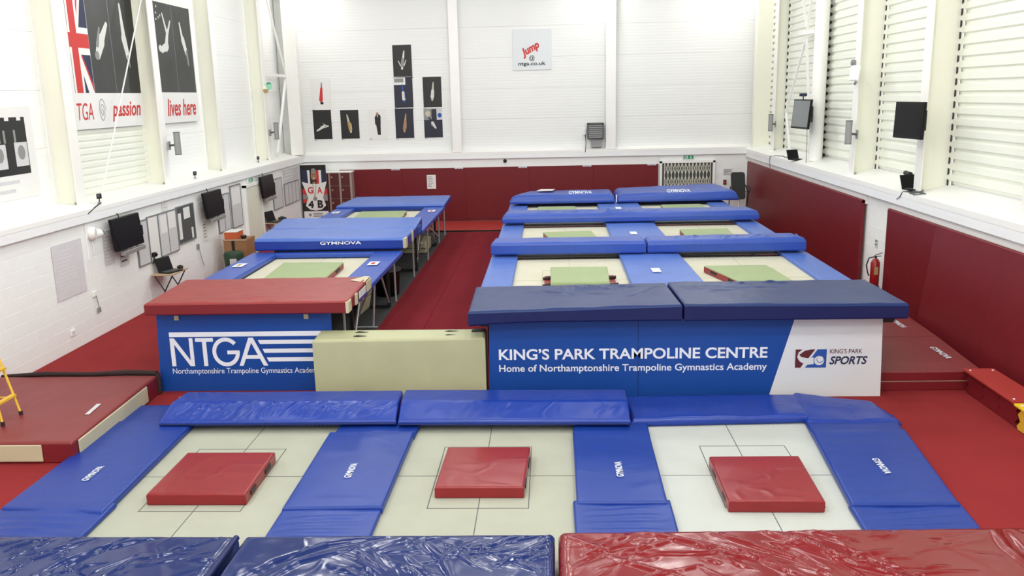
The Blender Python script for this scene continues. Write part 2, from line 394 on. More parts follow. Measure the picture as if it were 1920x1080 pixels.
def corrugated(parent, x, wall, y0, y1, z0, z1, pitch, depth, name='corrugated_sheet', m=m_corr):
    b = MB(); prof = []; z = z0
    while z < z1-1e-3:
        for fz, fx in ((0, 0), (0.16, 0), (0.30, 1), (0.82, 1), (0.96, 0)):
            zz = z+fz*pitch
            if zz <= z1+1e-4: prof.append((x-wall*fx*depth, zz))
        z += pitch
    prof.append((x, z1)); n = len(prof); vs = [(px, y0, pz) for px, pz in prof]+[(px, y1, pz) for px, pz in prof]
    fs = [(i, i+1, n+i+1, n+i) if wall > 0 else (i, n+i, n+i+1, i+1) for i in range(n-1)]
    b.add(vs, fs, m); return b.build(name, m, parent)

ZT = 8.9
# ---- left wall
wl = tag(MB().box((-9.9, -2.2, 0), (-8.806, 31.2, 2.42), m_mortar).build('wall_left', origin=(-8.8, 0, 0)), kind='structure')
block_wall(wl, (-8.806, 12.15, 0.0), (0, 1, 0), (0, 0, 1), 18.6, 2.2, 0.45, 0.22, skip=((12.15, 13.75, 0, 2.1),), near=0)
b = MB(); b.box((-8.9, -2.2, 2.24), (-8.72, 30.8, 2.47)).build('fascia', m_fascia, wl, 0.006)
b = MB(); b.hexa([(-9.95, -2.2, 2.3), (-8.715, -2.2, 2.4), (-8.715, 30.9, 2.4), (-9.95, 30.9, 2.3), (-9.95, -2.2, 2.66), (-8.715, -2.2, 2.478), (-8.715, 30.9, 2.478), (-9.95, 30.9, 2.66)]).build('sill', m_sill, wl)
yc = [12.35, 16.3, 20.2, 23.85, 27.9, 30.62]
XL = -9.46
for i in range(5):
    ya, yb_ = yc[i]+0.008, yc[i+1]-0.008
    z = 2.58
    k = 0
    while z < ZT-.1:
        z2 = min(z+1.05, ZT)
        if i == 1 and z < 3.8:
            corrugated(wl, XL, -1, ya, yb_, 2.58, 3.98, 0.135, 0.025); z = 3.98; continue
        MB().box((XL-.05, ya, z+0.0015), (XL, yb_, z2-0.0015)).build('cladding_panel', m_cladl, wl, 0.0015, 1)
        z = z2
MB().box((XL-.12, -2.2, 2.4), (XL-.055, 31.2, ZT)).build('backing', m_fascia, wl)
MB().box((XL-.05, -2.2, 2.58), (XL, 12.3, ZT)).build('cladding_panel', m_clad, wl)
for y in yc[:-1]: hcolumn(wl, -9.02, y, 2.52, ZT, 0.44, -1)
# corner column and bracing at the back of the left wall
MB().box((-9.05, 30.28, 2.52), (-8.62, 30.56, ZT)).build('corner_column', m_steelw, wl, 0.02)
br = MB(); br.bar((-9.05, 28.0, 5.22), (-9.05, 30.4, 5.22), 0.09, 0.09).build('brace', m_steelw, wl)
MB().bar((-9.08, 28.3, 8.6), (-9.08, 30.45, 5.3), 0.05, 0.05).build('brace', m_steelw, wl)
MB().bar((-9.08, 30.4, 5.15), (-9.08, 28.9, 2.7), 0.07, 0.07).build('brace', m_steelw, wl)
MB().bar((-9.08, 28.1, 4.2), (-9.08, 28.75, 2.7), 0.03, 0.03).build('brace', m_steelw, wl)
MB().tube([(-8.99, 20.1, 7.2), (-9.05, 17.1, 2.62)], 0.016, 8).build('brace_rod', m_steelw, wl)
# conduit joint lines on the blockwork
MB().box((-8.8, 15.86, 1.5), (-8.775, 15.9, 2.24)).build('conduit', m_block, wl)

# ---- back wall
wb = tag(MB().box((-9.9, 30.806, 0), (8.6, 31.25, 2.42), m_mortar).build('wall_back', origin=(0, 30.8, 0)), kind='structure')
block_wall(wb, (3.75, 30.806, 0.0), (1, 0, 0), (0, 0, 1), 3.15, 2.2, 0.45, 0.22, skip=((0.1, 2.0, 0, 2.06),), limit=120)
MB().box((-8.8, 30.79, 1.9), (3.75, 30.806, 2.24)).build('plain_band', m_block, wb)
MB().box((-8.8, 30.70, 2.24), (6.9, 30.85, 2.47)).build('fascia', m_fascia, wb, 0.006)
MB().hexa([(-9.9, 30.695, 2.4), (8.6, 30.695, 2.4), (8.6, 31.1, 2.4), (-9.9, 31.1, 2.4), (-9.9, 30.695, 2.478), (8.6, 30.695, 2.478), (8.6, 31.1, 2.6), (-9.9, 31.1, 2.6)]).build('sill', m_sill, wb)
for xa, xb_ in ((-9.5, -3.26), (-3.26, 2.12), (2.12, 7.6)):
    z = 2.56
    while z < ZT-.1:
        z2 = min(z+1.04, ZT)
        MB().box((xa+.006, 31.0, z+0.0015), (xb_-.006, 31.05, z2-.0015)).build('cladding_panel', m_clad, wb, 0.0015, 1); z = z2
MB().box((-9.9, 31.06, 2.4), (8.6, 31.12, ZT)).build('backing', m_fascia, wb)
for xa, xb_ in ((-3.42, -3.1), (1.95, 2.29)):
    b = MB(); b.box((xa, 30.72, 2.5), (xb_, 30.742, ZT)).box(((xa+xb_)/2-.007, 30.742, 2.5), ((xa+xb_)/2+.007, 31.0, ZT)).box((xa-.02, 30.7, 2.49), (xb_+.02, 31.0, 2.515)); b.build('column', m_steelw, wb)

# ---- right wall
wr = tag(MB().box((6.956, -2.2, 0), (8.6, 31.2, 2.36), m_mortar).build('wall_right', origin=(6.95, 0, 0)), kind='structure')
block_wall(wr, (6.956, 19.35, 0.0), (0, -1, 0), (0, 0, 1), 1.6, 2.1, 0.45, 0.21, limit=60)
MB().box((6.9, -2.2, 1.9), (6.956, 17.84, 2.14)).build('plain_band', m_sill, wr)
MB().box((6.9, 19.27, 1.9), (6.956, 30.8, 2.14)).build('plain_band', m_sill, wr)
MB().box((6.8, -2.2, 2.13), (7.0, 30.8, 2.40)).build('fascia', m_fascia, wr, 0.006)
MB().hexa([(6.795, -2.2, 2.3), (8.0, -2.2, 2.3), (8.0, 30.9, 2.3), (6.795, 30.9, 2.3), (6.795, -2.2, 2.404), (8.0, -2.2, 2.68), (8.0, 30.9, 2.68), (6.795, 30.9, 2.404)]).build('sill', m_sill, wr)
yr = [8.9, 12.9, 16.75, 20.45, 24.4, 28.5, 30.75]
XR = 7.52
for i in range(6):
    ya, yb_ = yr[i]+0.008, yr[i+1]-0.06
    corrugated(wr, XR, 1, ya, yb_, 2.6, ZT, 0.205, 0.05)
    if i < 5:
        z = 2.6; b = MB()
        while z < ZT-.2:
            zc = z+0.205*0.06
            b.hexa([(XR-.05, yb_-.02, zc-.062), (XR+.01, yb_-.02, zc-.03), (XR+.01, yb_+.045, zc-.03), (XR-.05, yb_+.045, zc-.062), (XR-.05, yb_-.02, zc+.062), (XR+.01, yb_-.02, zc+.03), (XR+.01, yb_+.045, zc+.03), (XR-.05, yb_+.045, zc+.062)])
            z += 0.205
        b.build('foam_closure', m_dark, wr)
MB().box((XR+.02, -2.2, 2.4), (XR+.1, 31.2, ZT)).build('backing', m_fascia, wr)
corrugated(wr, XR, 1, -2.2, 8.85, 2.6, ZT, 0.205, 0.05)
for y in yr[1:4]: hcolumn(wr, 6.93, y, 2.43, ZT, 0.57, 1)
hcolumn(wr, 7.12, 28.5, 2.47, ZT, 0.4, 1)
hcolumn(wr, 7.3, 24.5, 2.5, ZT, 0.2, 1)
MB().tube([(7.2, 24.1, 2.48), (7.2, 24.1, ZT)], 0.18, 24).build('round_column', m_steelw, wr)
MB().box((6.95, 30.4, 2.43), (7.5, 30.7, ZT)).build('corner_column', m_steel, wr, 0.02)
MB().box((7.2, 24.34, 2.62), (7.3, 24.38, 2.74)).build('cable_port', m_dark, wr)
for p0, p1 in (((7.2, 26.9, 8.2), (7.2, 25.45, 6.0)), ((7.2, 24.8, 7.9), (7.2, 25.45, 6.0)), ((7.2, 25.5, 5.8), (7.2, 27.3, 3.7)), ((7.2, 27.3, 3.7), (7.2, 26.7, 2.6)), ((7.2, 25.5, 5.8), (7.2, 24.7, 3.2))):
    MB().bar(p0, p1, 0.06, 0.06).build('brace', m_steelw, wr)
MB().bar((7.2, 24.6, 5.9), (7.2, 26.1, 5.95), 0.12, 0.12).build('brace_plate', m_steelw, wr)
# ---- ceiling and gallery side wall
ceil = tag(MB().box((-9.9, -2.2, ZT), (8.6, 31.2, ZT+.1), mat('grey_deck', (104, 106, 108), .7)).build('ceiling', origin=(0, 15, ZT)), kind='structure')
tag(MB().box((-9.9, -2.3, 0), (8.6, -2.2, ZT), m_fascia).build('wall_front', origin=(0, -2.2, 0)), kind='structure')

# ---- doors: left steel grille door, back folding grille
def grille(name, parent_label, O, U_, w_, h_, nbar, zig):
    O = Vector(O); U_ = Vector(U_); V_ = Vector((0, 0, 1)); N = U_.cross(V_)
    d = bpy.data.objects.new(name, None); C.objects.link(d); d.location = O; d['kind'] = 'structure'
    P = lambda u, v, n: O+U_*u+V_*v+N*n
    MB().hexa([P(0.08, 0, .002), P(w_-.08, 0, .002), P(w_-.08, 0, .012), P(.08, 0, .012), P(.08, h_-.06, .002), P(w_-.08, h_-.06, .002), P(w_-.08, h_-.06, .012), P(.08, h_-.06, .012)]).build('leaf', m_dgrey if zig else mat('beige_leaf', (120, 114, 104), .6), d)
    fr = MB()
    fr.bar(P(.04, 0, .05), P(.04, h_, .05), .08, .1, up=N).bar(P(w_-.04, 0, .05), P(w_-.04, h_, .05), .08, .1, up=N).bar(P(0, h_-.03, .05), P(w_, h_-.03, .05), .1, .08, up=(0, 0, 1))
    fr.build('door_frame', m_sill, d)
    for k in range(nbar):
        u = .1+(w_-.2)*(k+.5)/nbar
        MB().bar(P(u, .02, .075), P(u, h_-.08, .075), .018 if zig else .03, .018, up=N).build('upright_bar', m_steel, d)
    if zig:
        lat = MB(); st = (w_-.2)/nbar; hh = 0.38
        for k in range(nbar-1):
            u = .1+st*(k+.5)
            for q in range(4):
                z = .2+q*0.46
                lat.bar(P(u, z, .09), P(u+st, z+hh, .09), .014, .012, up=N).bar(P(u, z+hh, .095), P(u+st, z, .095), .014, .012, up=N)
        lat.build('lattice', m_steel, d)
    return d
g1 = grille('door_1', '', (-8.8, 24.42, 0), (0, 1, 0), 1.45, 2.05, 22, False)
g2 = grille('door_2', '', (3.83, 30.8, 0), (1, 0, 0), 1.92, 2.03, 14, True)

# ================================================================== FLOOR COVERINGS
tag(MB().box((-3.40, 12.7, 0.001), (-2.5, 28.25, 0.014)).build('carpet_runner', m_runner, None, .005), 'dark red carpet runner in the aisle, strip beside the left trampolines', 'carpet', 'aisle carpet strips')
tag(MB().box((-2.49, 12.7, 0.001), (-0.7, 28.25, 0.014)).build('carpet_runner', m_runner, None, .005), 'dark red carpet runner in the aisle, strip beside the right trampolines', 'carpet', 'aisle carpet strips')
t = thing('landing_strip', 'bright red flat mat at the far end of the aisle before the padded wall', 'mat', (-2.4, 29.5, 0))
MB().box((-6.2, 28.5, 0.002), (-0.2, 30.62, 0.06)).build('cover', m_strip, t, .012)
MB().box((-6.2, 28.44, 0.002), (-0.2, 28.49, 0.05)).build('edge_trim', m_dark, t)

# ================================================================== PIT TRAMPOLINES (front row)
FZ = ((0, 0, 0), (1, 0, 0), (0, 1, 0))
def bed_lines(parent, x0, x1, y0, y1, z, bx, w_=0.012, m=m_line, cx=None, cy=None):
    b = MB(); cx = (x0+x1)/2 if cx is None else cx; cy = (y0+y1)/2 if cy is None else cy
    b.box((cx-w_/2, y0, z), (cx+w_/2, y1, z+.002)).box((x0, cy-w_/2, z), (x1, cy+w_/2, z+.0021))
    if bx:
        a0, a1, b0, b1 = bx
        b.box((a0, b0, z), (a1, b0+w_, z+.0022)).box((a0, b1-w_, z), (a1, b1, z+.0022)).box((a0, b0, z), (a0+w_, b1, z+.0022)).box((a1-w_, b0, z), (a1, b1, z+.0022))
    b.build('marking_lines', m, parent)
def springs(parent, x0, x1, y0, y1, z, off=0.13):
    b = MB(); y = y0
    while y < y1:
        for xs, sg in ((x0, -1), (x1, 1)):
            b.bar((xs, y, z), (xs+sg*off, y, z-.005), .014, .014)
        y += 0.055
    x = x0
    while x < x1:
        b.bar((x, y1, z), (x, y1+min(off, .1), z-.005), .014, .014); x += 0.055
    tag(b.build('springs', m_grey, parent), kind='stuff')
pit = [(-5.0, -2.96, 'floor level trampoline at the left of the front row', m_bed, (-4.6, -3.45, 8.62, 10.35)),
       (-1.90, 0.23, 'floor level trampoline in the middle of the front row', m_bed, (-1.40, -0.28, 8.69, 10.39)),
       (1.27, 3.36, 'floor level trampoline at the right of the front row, whitest bed of the three', m_bedw, (1.84, 2.91, 8.70, 10.39))]
for x0, x1, lab, mm, bx in pit:
    t = thing('pit_trampoline', lab, 'trampoline', ((x0+x1)/2, 9.0, 0), 'front row floor level trampolines')
    MB().box((x0-.03, 6.6, -0.006), (x1+.03, 11.15, 0.002)).build('bed', mm, t)
    bed_lines(t, x0-.02, x1+.02, 6.7, 11.14, 0.0021, bx, w_=.009, cy=9.52)
    springs(t, x0-.03, x1+.03, 6.7, 11.1, -0.004, 0.15)
    b = MB(); b.box((x0-.26, 6.3, -.08), (x0-.18, 11.28, -.01)).box((x1+.18, 6.3, -.08), (x1+.26, 11.28, -.01)).box((x0-.26, 6.3, -.08), (x1+.26, 6.38, -.01)).box((x0-.26, 11.28, -.08), (x1+.26, 11.36, -.01))
    b.build('frame', m_dark, t)
    for xx in (x0-.22, x1+.22):
        for yy in (6.4, 11.2): MB().box((xx-.03, yy-.03, -1.0), (xx+.03, yy+.03, -.08)).build('leg', m_dark, t)
def brand(parent, x, y, ln, h, z, direction=1, m=m_print, nm='lettering'):
    """lettering running along +y (direction 1, letter tops to -x) or -y (letter tops to +x)"""
    fr = ((x, y, z), (0, direction, 0), (-direction, 0, 0))
    text_mesh(nm, 'GYMNOVA', fr, 0, 0, ln, h, m, parent, off=0.0, bold=0.02)
def pad(label, main, flap, zt, logo, far=None, m=m_bluepad, seed=0, group=None, cr=()):
    t = thing('safety_pad', label, 'pad', ((main[0][0]+main[1][0])/2, main[0][1], 0), group)
    slab('cover', main, 0.008, zt, 0.03, m, t, step=0.07, fn=lambda X, Y: creases(X, Y, cr), smooth_noise=0.006, seed=seed)
    slab('end_flap', flap, 0.008, [0.065, 0.065, 0.07, 0.07], 0.03, m, t, step=0.035, smooth_noise=0.012, seed=seed+5,
         fn=lambda X, Y: creases(X, Y, [([(flap[3][0]+.1, flap[3][1]-.3-.13*k), (flap[2][0]-.1, flap[2][1]-.22-.16*k)], .025, .02) for k in range(6)]))
    if far: slab('far_flap', far, 0.008, 0.07, 0.025, m, t, step=0.08, smooth_noise=0.008, seed=seed+9)
    if logo: brand(t, logo[0], logo[1], logo[2], logo[3], zt+.012, logo[4])
    return t
PG = 'blue pads around the floor level trampolines'
pad('blue floor pad left of the front row, beside the red crash mat', [(-6.10, 8.55), (-4.90, 8.45), (-4.97, 11.15), (-6.10, 11.15)],
    [(-6.12, 6.2), (-4.86, 6.2), (-4.88, 8.72), (-6.12, 8.80)], 0.095, (-5.46, 9.2, 0.40, 0.085, 1), [(-6.10, 11.0), (-4.97, 11.0), (-5.0, 11.85), (-6.07, 11.85)], seed=1, group=PG,
    cr=[([(-6.0, 10.6), (-5.0, 10.75)], .03, .012), ([(-5.9, 8.75), (-5.0, 8.62)], .04, .012)])
pad('blue floor pad between the left and middle front beds', [(-2.95, 8.52), (-1.86, 8.55), (-1.84, 10.7), (-2.97, 10.7)],
    [(-2.97, 6.2), (-1.88, 6.2), (-1.87, 8.62), (-2.96, 8.60)], 0.1, (-2.36, 9.25, 0.40, 0.085, 1), [(-2.92, 10.62), (-1.83, 10.62), (-1.80, 11.2), (-2.90, 11.2)], seed=2, group=PG,
    cr=[([(-2.8, 8.72), (-1.95, 8.70)], .03, .012), ([(-2.9, 10.45), (-2.0, 10.5)], .04, .008)])
pad('blue floor pad between the middle and right front beds', [(.24, 8.65), (1.22, 8.65), (1.24, 10.7), (.25, 10.7)],
    [(.22, 6.2), (1.24, 6.2), (1.26, 8.78), (.20, 8.76)], 0.1, (0.80, 9.26, 0.41, 0.085, 1), [(.26, 10.62), (1.25, 10.62), (1.26, 11.2), (.26, 11.2)], seed=3, group=PG,
    cr=[([(.8, 8.9), (1.2, 9.15)], .03, .014), ([(.3, 10.5), (1.2, 10.55)], .04, .008)])
pad('blue floor pad right of the front row, beside the bare red carpet', [(3.14, 8.6), (4.27, 8.6), (4.52, 10.7), (3.33, 10.7)],
    [(3.02, 6.2), (4.12, 6.2), (4.32, 8.75), (3.13, 8.66)], 0.1, (3.75, 9.74, 0.42, 0.085, -1), [(3.32, 10.6), (4.50, 10.6), (4.60, 11.3), (3.38, 11.3)], seed=4, group=PG,
    cr=[([(3.2, 8.75), (4.2, 8.85)], .03, .016), ([(3.4, 10.5), (4.45, 10.62)], .04, .012), ([(3.3, 9.4), (4.2, 9.55)], .05, .006)])

def stitches(parent, x, y0, z0, y1, z1, n=5, ln=0.10):
    b = MB()
    for k in range(n):
        t_ = (k+.5)/n; y = y0+(y1-y0)*t_; z = z0+(z1-z0)*t_
        b.bar((x, y, z), (x+ln, y+.015, z+.012), .004, .003)
    b.build('lacing', m_print, parent)
WG = 'blue wedge mats behind the front beds'
def diag(x0, x1, y0, y1, n, amp, sd, lean=0.25):
    r_ = random.Random(sd); L = []
    for k in range(n):
        x = r_.uniform(x0, x1); L.append(([(x, y0+r_.uniform(0, .1)), (x+lean*r_.uniform(.3, 1.3), y1-r_.uniform(0, .2))], r_.uniform(.015, .035), amp*r_.uniform(.4, 1)))
    return L
t = thing('wedge_mat', 'crinkled blue thick mat across the far end of the left front bed', 'mat', (-3.75, 11.3, 0.1), WG)
slab('cover', [(-5.38, 10.93), (-2.12, 10.93), (-2.15, 11.72), (-5.30, 11.72)], 0.09, 0.315, 0.035, m_blue, t, step=.03, near_slope=(.36, .15), fn=lambda X, Y: creases(X, Y, diag(-5.25, -2.3, 10.96, 11.32, 60, .042, 3)), side=m_blue, smooth_noise=.006)
MB().tube([(-5.36, 10.925, .115), (-2.14, 10.925, .115)], .012, 8).build('piping', m_navyside, t)
stitches(t, -5.33, 11.08, .215, 11.55, .312, 6, .11)
t = thing('wedge_mat', 'smooth blue thick mat across the far end of the middle front bed', 'mat', (-.56, 11.3, 0.1), WG)
slab('cover', [(-2.09, 10.90), (1.02, 10.87), (1.02, 11.68), (-2.12, 11.74)], 0.09, 0.32, 0.035, m_blue, t, step=.04, near_slope=(.36, .15), fn=lambda X, Y: creases(X, Y, diag(-1.9, 0.9, 10.95, 11.3, 14, .014, 8)), smooth_noise=.006)
MB().tube([(-2.07, 10.895, .115), (1.0, 10.865, .115)], .012, 8).build('piping', m_navyside, t)
stitches(t, .90, 11.05, .215, 11.6, .318, 6, .10)
t = thing('wedge_mat', 'flat floppy blue mat behind the right front bed, lapping over its corner', 'mat', (2.9, 11.4, 0), WG)
slab('cover', [(1.05, 11.02), (3.42, 11.12), (3.50, 11.98), (1.04, 11.97)], 0.012, 0.13, 0.06, m_blue, t, step=.06, smooth_noise=.018, seed=4)
slab('corner_piece', [(3.36, 11.0), (4.60, 11.0), (4.50, 11.78), (3.44, 12.0)], 0.012, [.10, .09, .08, .15], 0.06, m_blue, t, step=.06, smooth_noise=.02, seed=6)

# red mats lying on the front beds
def small_mat(name, label, quad, z0, z1, mtop, mside, cr, group, holes=None, stepv=.05, front=None, r=.025):
    cx = sum(p[0] for p in quad)/4; cy = sum(p[1] for p in quad)/4
    t = thing(name, label, 'mat', (cx, cy, z0), group)
    slab('cover', quad, z0, z1, r, mtop, t, step=stepv, fn=(lambda X, Y: creases(X, Y, cr)) if cr else None, side=mside, smooth_noise=.003, seed=int(cx*10))
    if holes is not None:     # carrying slots along one side
        a, b_ = holes; A = Vector((*quad[a], 0)); B = Vector((*quad[b_], 0)); d = (B-A); n = Vector((d.y, -d.x, 0)).normalized(); zm = (z0+z1)/2; zz = z1 if isinstance(z1, float) else z1[0]; zm = (z0+zz)/2
        for q0, q1 in ((.14, .30), (.62, .80)):
            p0 = A+d*q0+n*.004; p1 = A+d*q1+n*.004
            m_ = MB(); m_.bar((p0.x, p0.y, zm), (p1.x, p1.y, zm), .012, .05); m_.build('handle_slot', m_dark, t)
    return t
RG = 'red mats on the front beds'
small_mat('spotting_mat', 'red square mat on the left front bed, plain and turned to the box', [(-4.56, 8.77), (-3.43, 8.77), (-3.46, 9.93), (-4.57, 9.93)], .004, .145, m_redmat, m_redmat,
          [([(-4.5, 8.9), (-4.2, 9.9)], .05, .006), ([(-4.5, 9.3), (-3.5, 9.35)], .03, .005)], RG, (1, 2))
small_mat('spotting_mat', 'red square mat in the centre of the middle front bed', [(-1.34, 8.93), (-.34, 8.93), (-.29, 10.06), (-1.32, 10.06)], .004, .145, m_redmat, m_redmat,
          [([(-1.3, 9.55), (-.8, 9.5)], .02, .008), ([(-1.25, 9.2), (-.9, 8.98)], .02, .008), ([(-1.28, 9.4), (-.95, 9.3)], .03, .005)], RG, (1, 2))
small_mat('spotting_mat', 'creased red mat skewed on the right front bed, lower left corner past the box', [(1.85, 8.59), (2.86, 8.58), (2.91, 9.76), (1.85, 9.75)], .004, .145, m_redmat, m_redmat,
          [([(1.95, 8.9), (2.75, 9.35)], .02, .012), ([(1.9, 9.2), (2.3, 9.7)], .03, .008), ([(2.3, 8.85), (2.35, 8.65)], .02, .014), ([(2.5, 9.6), (2.85, 9.1)], .03, .008), ([(2.4, 8.9), (2.8, 8.75)], .025, .01)], RG, (0, 3))

# ------------------------------------------------------------------ big crash mats in the foreground
def flow(x0, x1, y0, y1, n, sd, lean, amp=.03, curv=.25):
    r_ = random.Random(sd); L = []
    for k in range(n):
        x = r_.uniform(x0, x1); y = r_.uniform(y0, y1); l = r_.uniform(.15, .75); a = lean+r_.uniform(-.45, .45)
        pts = []; 
        for q in range(4):
            pts.append((x, y)); x += math.cos(a)*l/3; y += math.sin(a)*l/3; a += r_.uniform(-curv, curv)
        L.append((pts, r_.choice((.014, .018, .03)), amp*r_.uniform(.2, 1)*(1 if r_.random() > .3 else -.7)))
    return L
FG = 'thick crash mats along the bottom of the view'
t = thing('crash_mat', 'navy blue crinkled crash mat at the bottom left edge of the view', 'mat', (-4.5, 6.4, 0), FG)
slab('cover', [(-6.1, 5.3), (-3.07, 5.3), (-3.03, 7.47), (-6.1, 7.47)], .1, .36, .08, m_navy, t, step=.016, seed=2, smooth_noise=.008,
     fn=lambda X, Y: creases(X, Y, [([(-3.9, 6.6), (-4.35, 6.9), (-4.2, 7.2), (-3.7, 7.42)], .04, -.03), ([(-4.7, 6.5), (-4.45, 7.0), (-4.1, 7.4)], .03, .022)]+flow(-6, -4.0, 6.5, 7.4, 26, 21, .9, .030)+flow(-4, -3.1, 6.6, 7.4, 14, 5, .3, .014)))
MB().tube([(-3.05, 5.35, .33), (-3.05, 6.5, .335), (-3.03, 7.42, .345)], .03, 10).build('piping', m_navyside, t)
t = thing('crash_mat', 'navy blue wrinkled crash mat in front of the middle front bed', 'mat', (-1.5, 6.4, 0), FG)
slab('cover', [(-2.98, 5.3), (-0.02, 5.3), (-0.0, 7.5), (-2.96, 7.46)], .1, .36, .07, m_navy, t, step=.016, seed=5, smooth_noise=.008,
     fn=lambda X, Y: creases(X, Y, [([(-2.85, 6.45), (-2.5, 6.95), (-2.1, 7.25), (-1.5, 7.42)], .045, -.035), ([(-2.7, 6.4), (-2.3, 6.95), (-1.7, 7.3)], .03, .025),
                                       ([(-1.2, 7.3), (-1.0, 7.0), (-.9, 6.7)], .03, .022)]+flow(-2.2, -.15, 6.5, 7.35, 30, 14, -.9, .034)+flow(-1.6, -.1, 6.9, 7.4, 20, 19, .6, .030)))
t = thing('crash_mat', 'glossy red folded crash mat at the bottom right of the view', 'mat', (2.4, 6.4, 0), FG)
slab('cover', [(0.03, 5.3), (5.3, 5.3), (5.3, 7.64), (0.03, 7.52)], .1, [.40, .40, .38, .38], .10, m_redvinyl, t, step=.018, seed=8, smooth_noise=.015,
     fn=lambda X, Y: creases(X, Y, [([(.45, 7.05), (1.2, 7.08), (1.9, 7.06)], .02, .03), ([(.1, 7.4), (.35, 7.2), (.5, 7.05)], .03, .025), ([(.5, 7.0), (.8, 6.8), (1.2, 6.6)], .03, .022),
        ([(.75, 7.5), (1.2, 7.3), (1.7, 7.05)], .035, .03), ([(1.9, 7.55), (2.2, 7.25), (2.5, 6.95), (3.0, 6.65)], .045, .05), ([(2.05, 7.6), (2.4, 7.3), (2.75, 6.95), (3.2, 6.6)], .03, -.04),
        ([(1.4, 7.5), (1.75, 7.25), (2.1, 7.0), (2.4, 6.6)], .03, .035), ([(1.3, 7.2), (1.8, 7.0), (2.2, 6.6)], .03, .03), ([(4.05, 7.6), (4.0, 7.2), (4.05, 6.6)], .03, .035), ([(4.15, 7.6), (4.12, 7.2), (4.2, 6.5)], .035, -.03),
        ([(2.3, 7.55), (2.75, 7.3)], .03, .03), ([(2.6, 7.05), (3.0, 7.15)], .03, .02)]+flow(.1, .8, 6.5, 7.4, 16, 33, .5, .030)+flow(1.2, 3.0, 6.5, 7.5, 26, 3, -.7, .034)+flow(2.6, 3.4, 6.7, 7.4, 14, 4, .2, .018)))

# ================================================================== DISPLAY BOARDS
t = thing('display_board', 'bright blue board with white initials and stripes under the red topped deck', 'board', (-4.75, 12.66, 0))
MB().hexa([(-6.12, 12.64, 0), (-3.38, 12.64, 0), (-3.38, 12.675, 0), (-6.12, 12.675, 0), (-6.07, 12.64, 1.23), (-3.36, 12.64, 1.23), (-3.36, 12.675, 1.23), (-6.07, 12.675, 1.23)]).build('panel', m_board, t, .003)
F1 = ((0, 12.64, 0), (1, 0, 0), (0, 0, 1))
b = MB(); frect(b, F1, -5.9, .88, -3.45, .955, m_print)
for (xl, zt, sh) in ((-4.52, .82, .03), (-4.46, .68, .03), (-4.405, .54, .03)): fpoly(b, F1, [(xl+sh, zt-.065), (-3.45, zt-.065), (-3.45, zt), (xl, zt)], m_print)
b.build('stripe', m_print, t)
b = MB()      # N T G A drawn as thin strokes
_o = [.003]
def L2(pts):
    _o[0] += .00025; fpoly(b, F1, pts, m_print, _o[0])
L2([(-5.90, .41), (-5.835, .41), (-5.835, .86), (-5.90, .86)]); L2([(-5.60, .41), (-5.54, .41), (-5.54, .86), (-5.60, .86)]); L2([(-5.90, .86), (-5.61, .41), (-5.54, .41), (-5.83, .86)])
L2([(-5.50, .80), (-5.22, .80), (-5.22, .86), (-5.50, .86)]); L2([(-5.395, .41), (-5.33, .41), (-5.33, .80), (-5.395, .80)])
L2([(-4.84, .41), (-4.775, .41), (-4.595, .86), (-4.665, .86)]); L2([(-4.46, .41), (-4.39, .41), (-4.595, .86), (-4.665, .86)]); L2([(-4.76, .52), (-4.49, .52), (-4.51, .58), (-4.74, .58)])
n = 26; ou = []; inn = []
for k in range(n+1):
    a = math.radians(40+320*k/n)
    ou.append((-5.03+.215*math.cos(a), .635+.232*math.sin(a))); inn.append((-5.03+.155*math.cos(a), .635+.168*math.sin(a)))
for k in range(n): L2([inn[k], inn[k+1], ou[k+1], ou[k]][::-1])
L2([(-5.01, .60), (-4.815, .60), (-4.815, .66), (-5.01, .66)])
b.build('initials', m_print, t)
text_mesh('lettering', 'Northamptonshire Trampoline Gymnastics Academy', F1, -5.9, .262, 2.32, .115, m_print, t, .004)
for x in (-5.75, -3.74): MB().box((x-.035, 12.62, 1.15), (x+.035, 12.64, 1.225)).build('clip', m_cream, t, .004)

t = thing('display_board', 'long blue board with white title and a white right end, under navy mats', 'board', (1.9, 12.22, 0))
MB().hexa([(-.95, 12.2, 0), (4.76, 12.2, 0), (4.76, 12.235, 0), (-.95, 12.235, 0), (-.92, 12.2, 1.2), (4.72, 12.2, 1.2), (4.72, 12.235, 1.2), (-.92, 12.235, 1.2)]).build('panel', m_board, t, .003)
F2 = ((0, 12.2, 0), (1, 0, 0), (0, 0, 1))
b = MB(); fpoly(b, F2, [(3.15, 0.002), (4.758, 0.002), (4.718, 1.198), (3.48, 1.198)], m_boardw, .003); b.build('white_end', m_boardw, t)
MB().box((1.245, 12.196, .01), (1.25, 12.2, 1.19)).build('seam', m_navyside, t)
text_mesh('title_lettering', "KING’S PARK TRAMPOLINE CENTRE", F2, -.79, .60, 3.90, .165, m_print, t, .004, bold=.022)
text_mesh('subtitle_lettering', 'Home of Northamptonshire Trampoline Gymnastics Academy', F2, -.79, .385, 3.90, .14, m_print, t, .004, bold=.014)
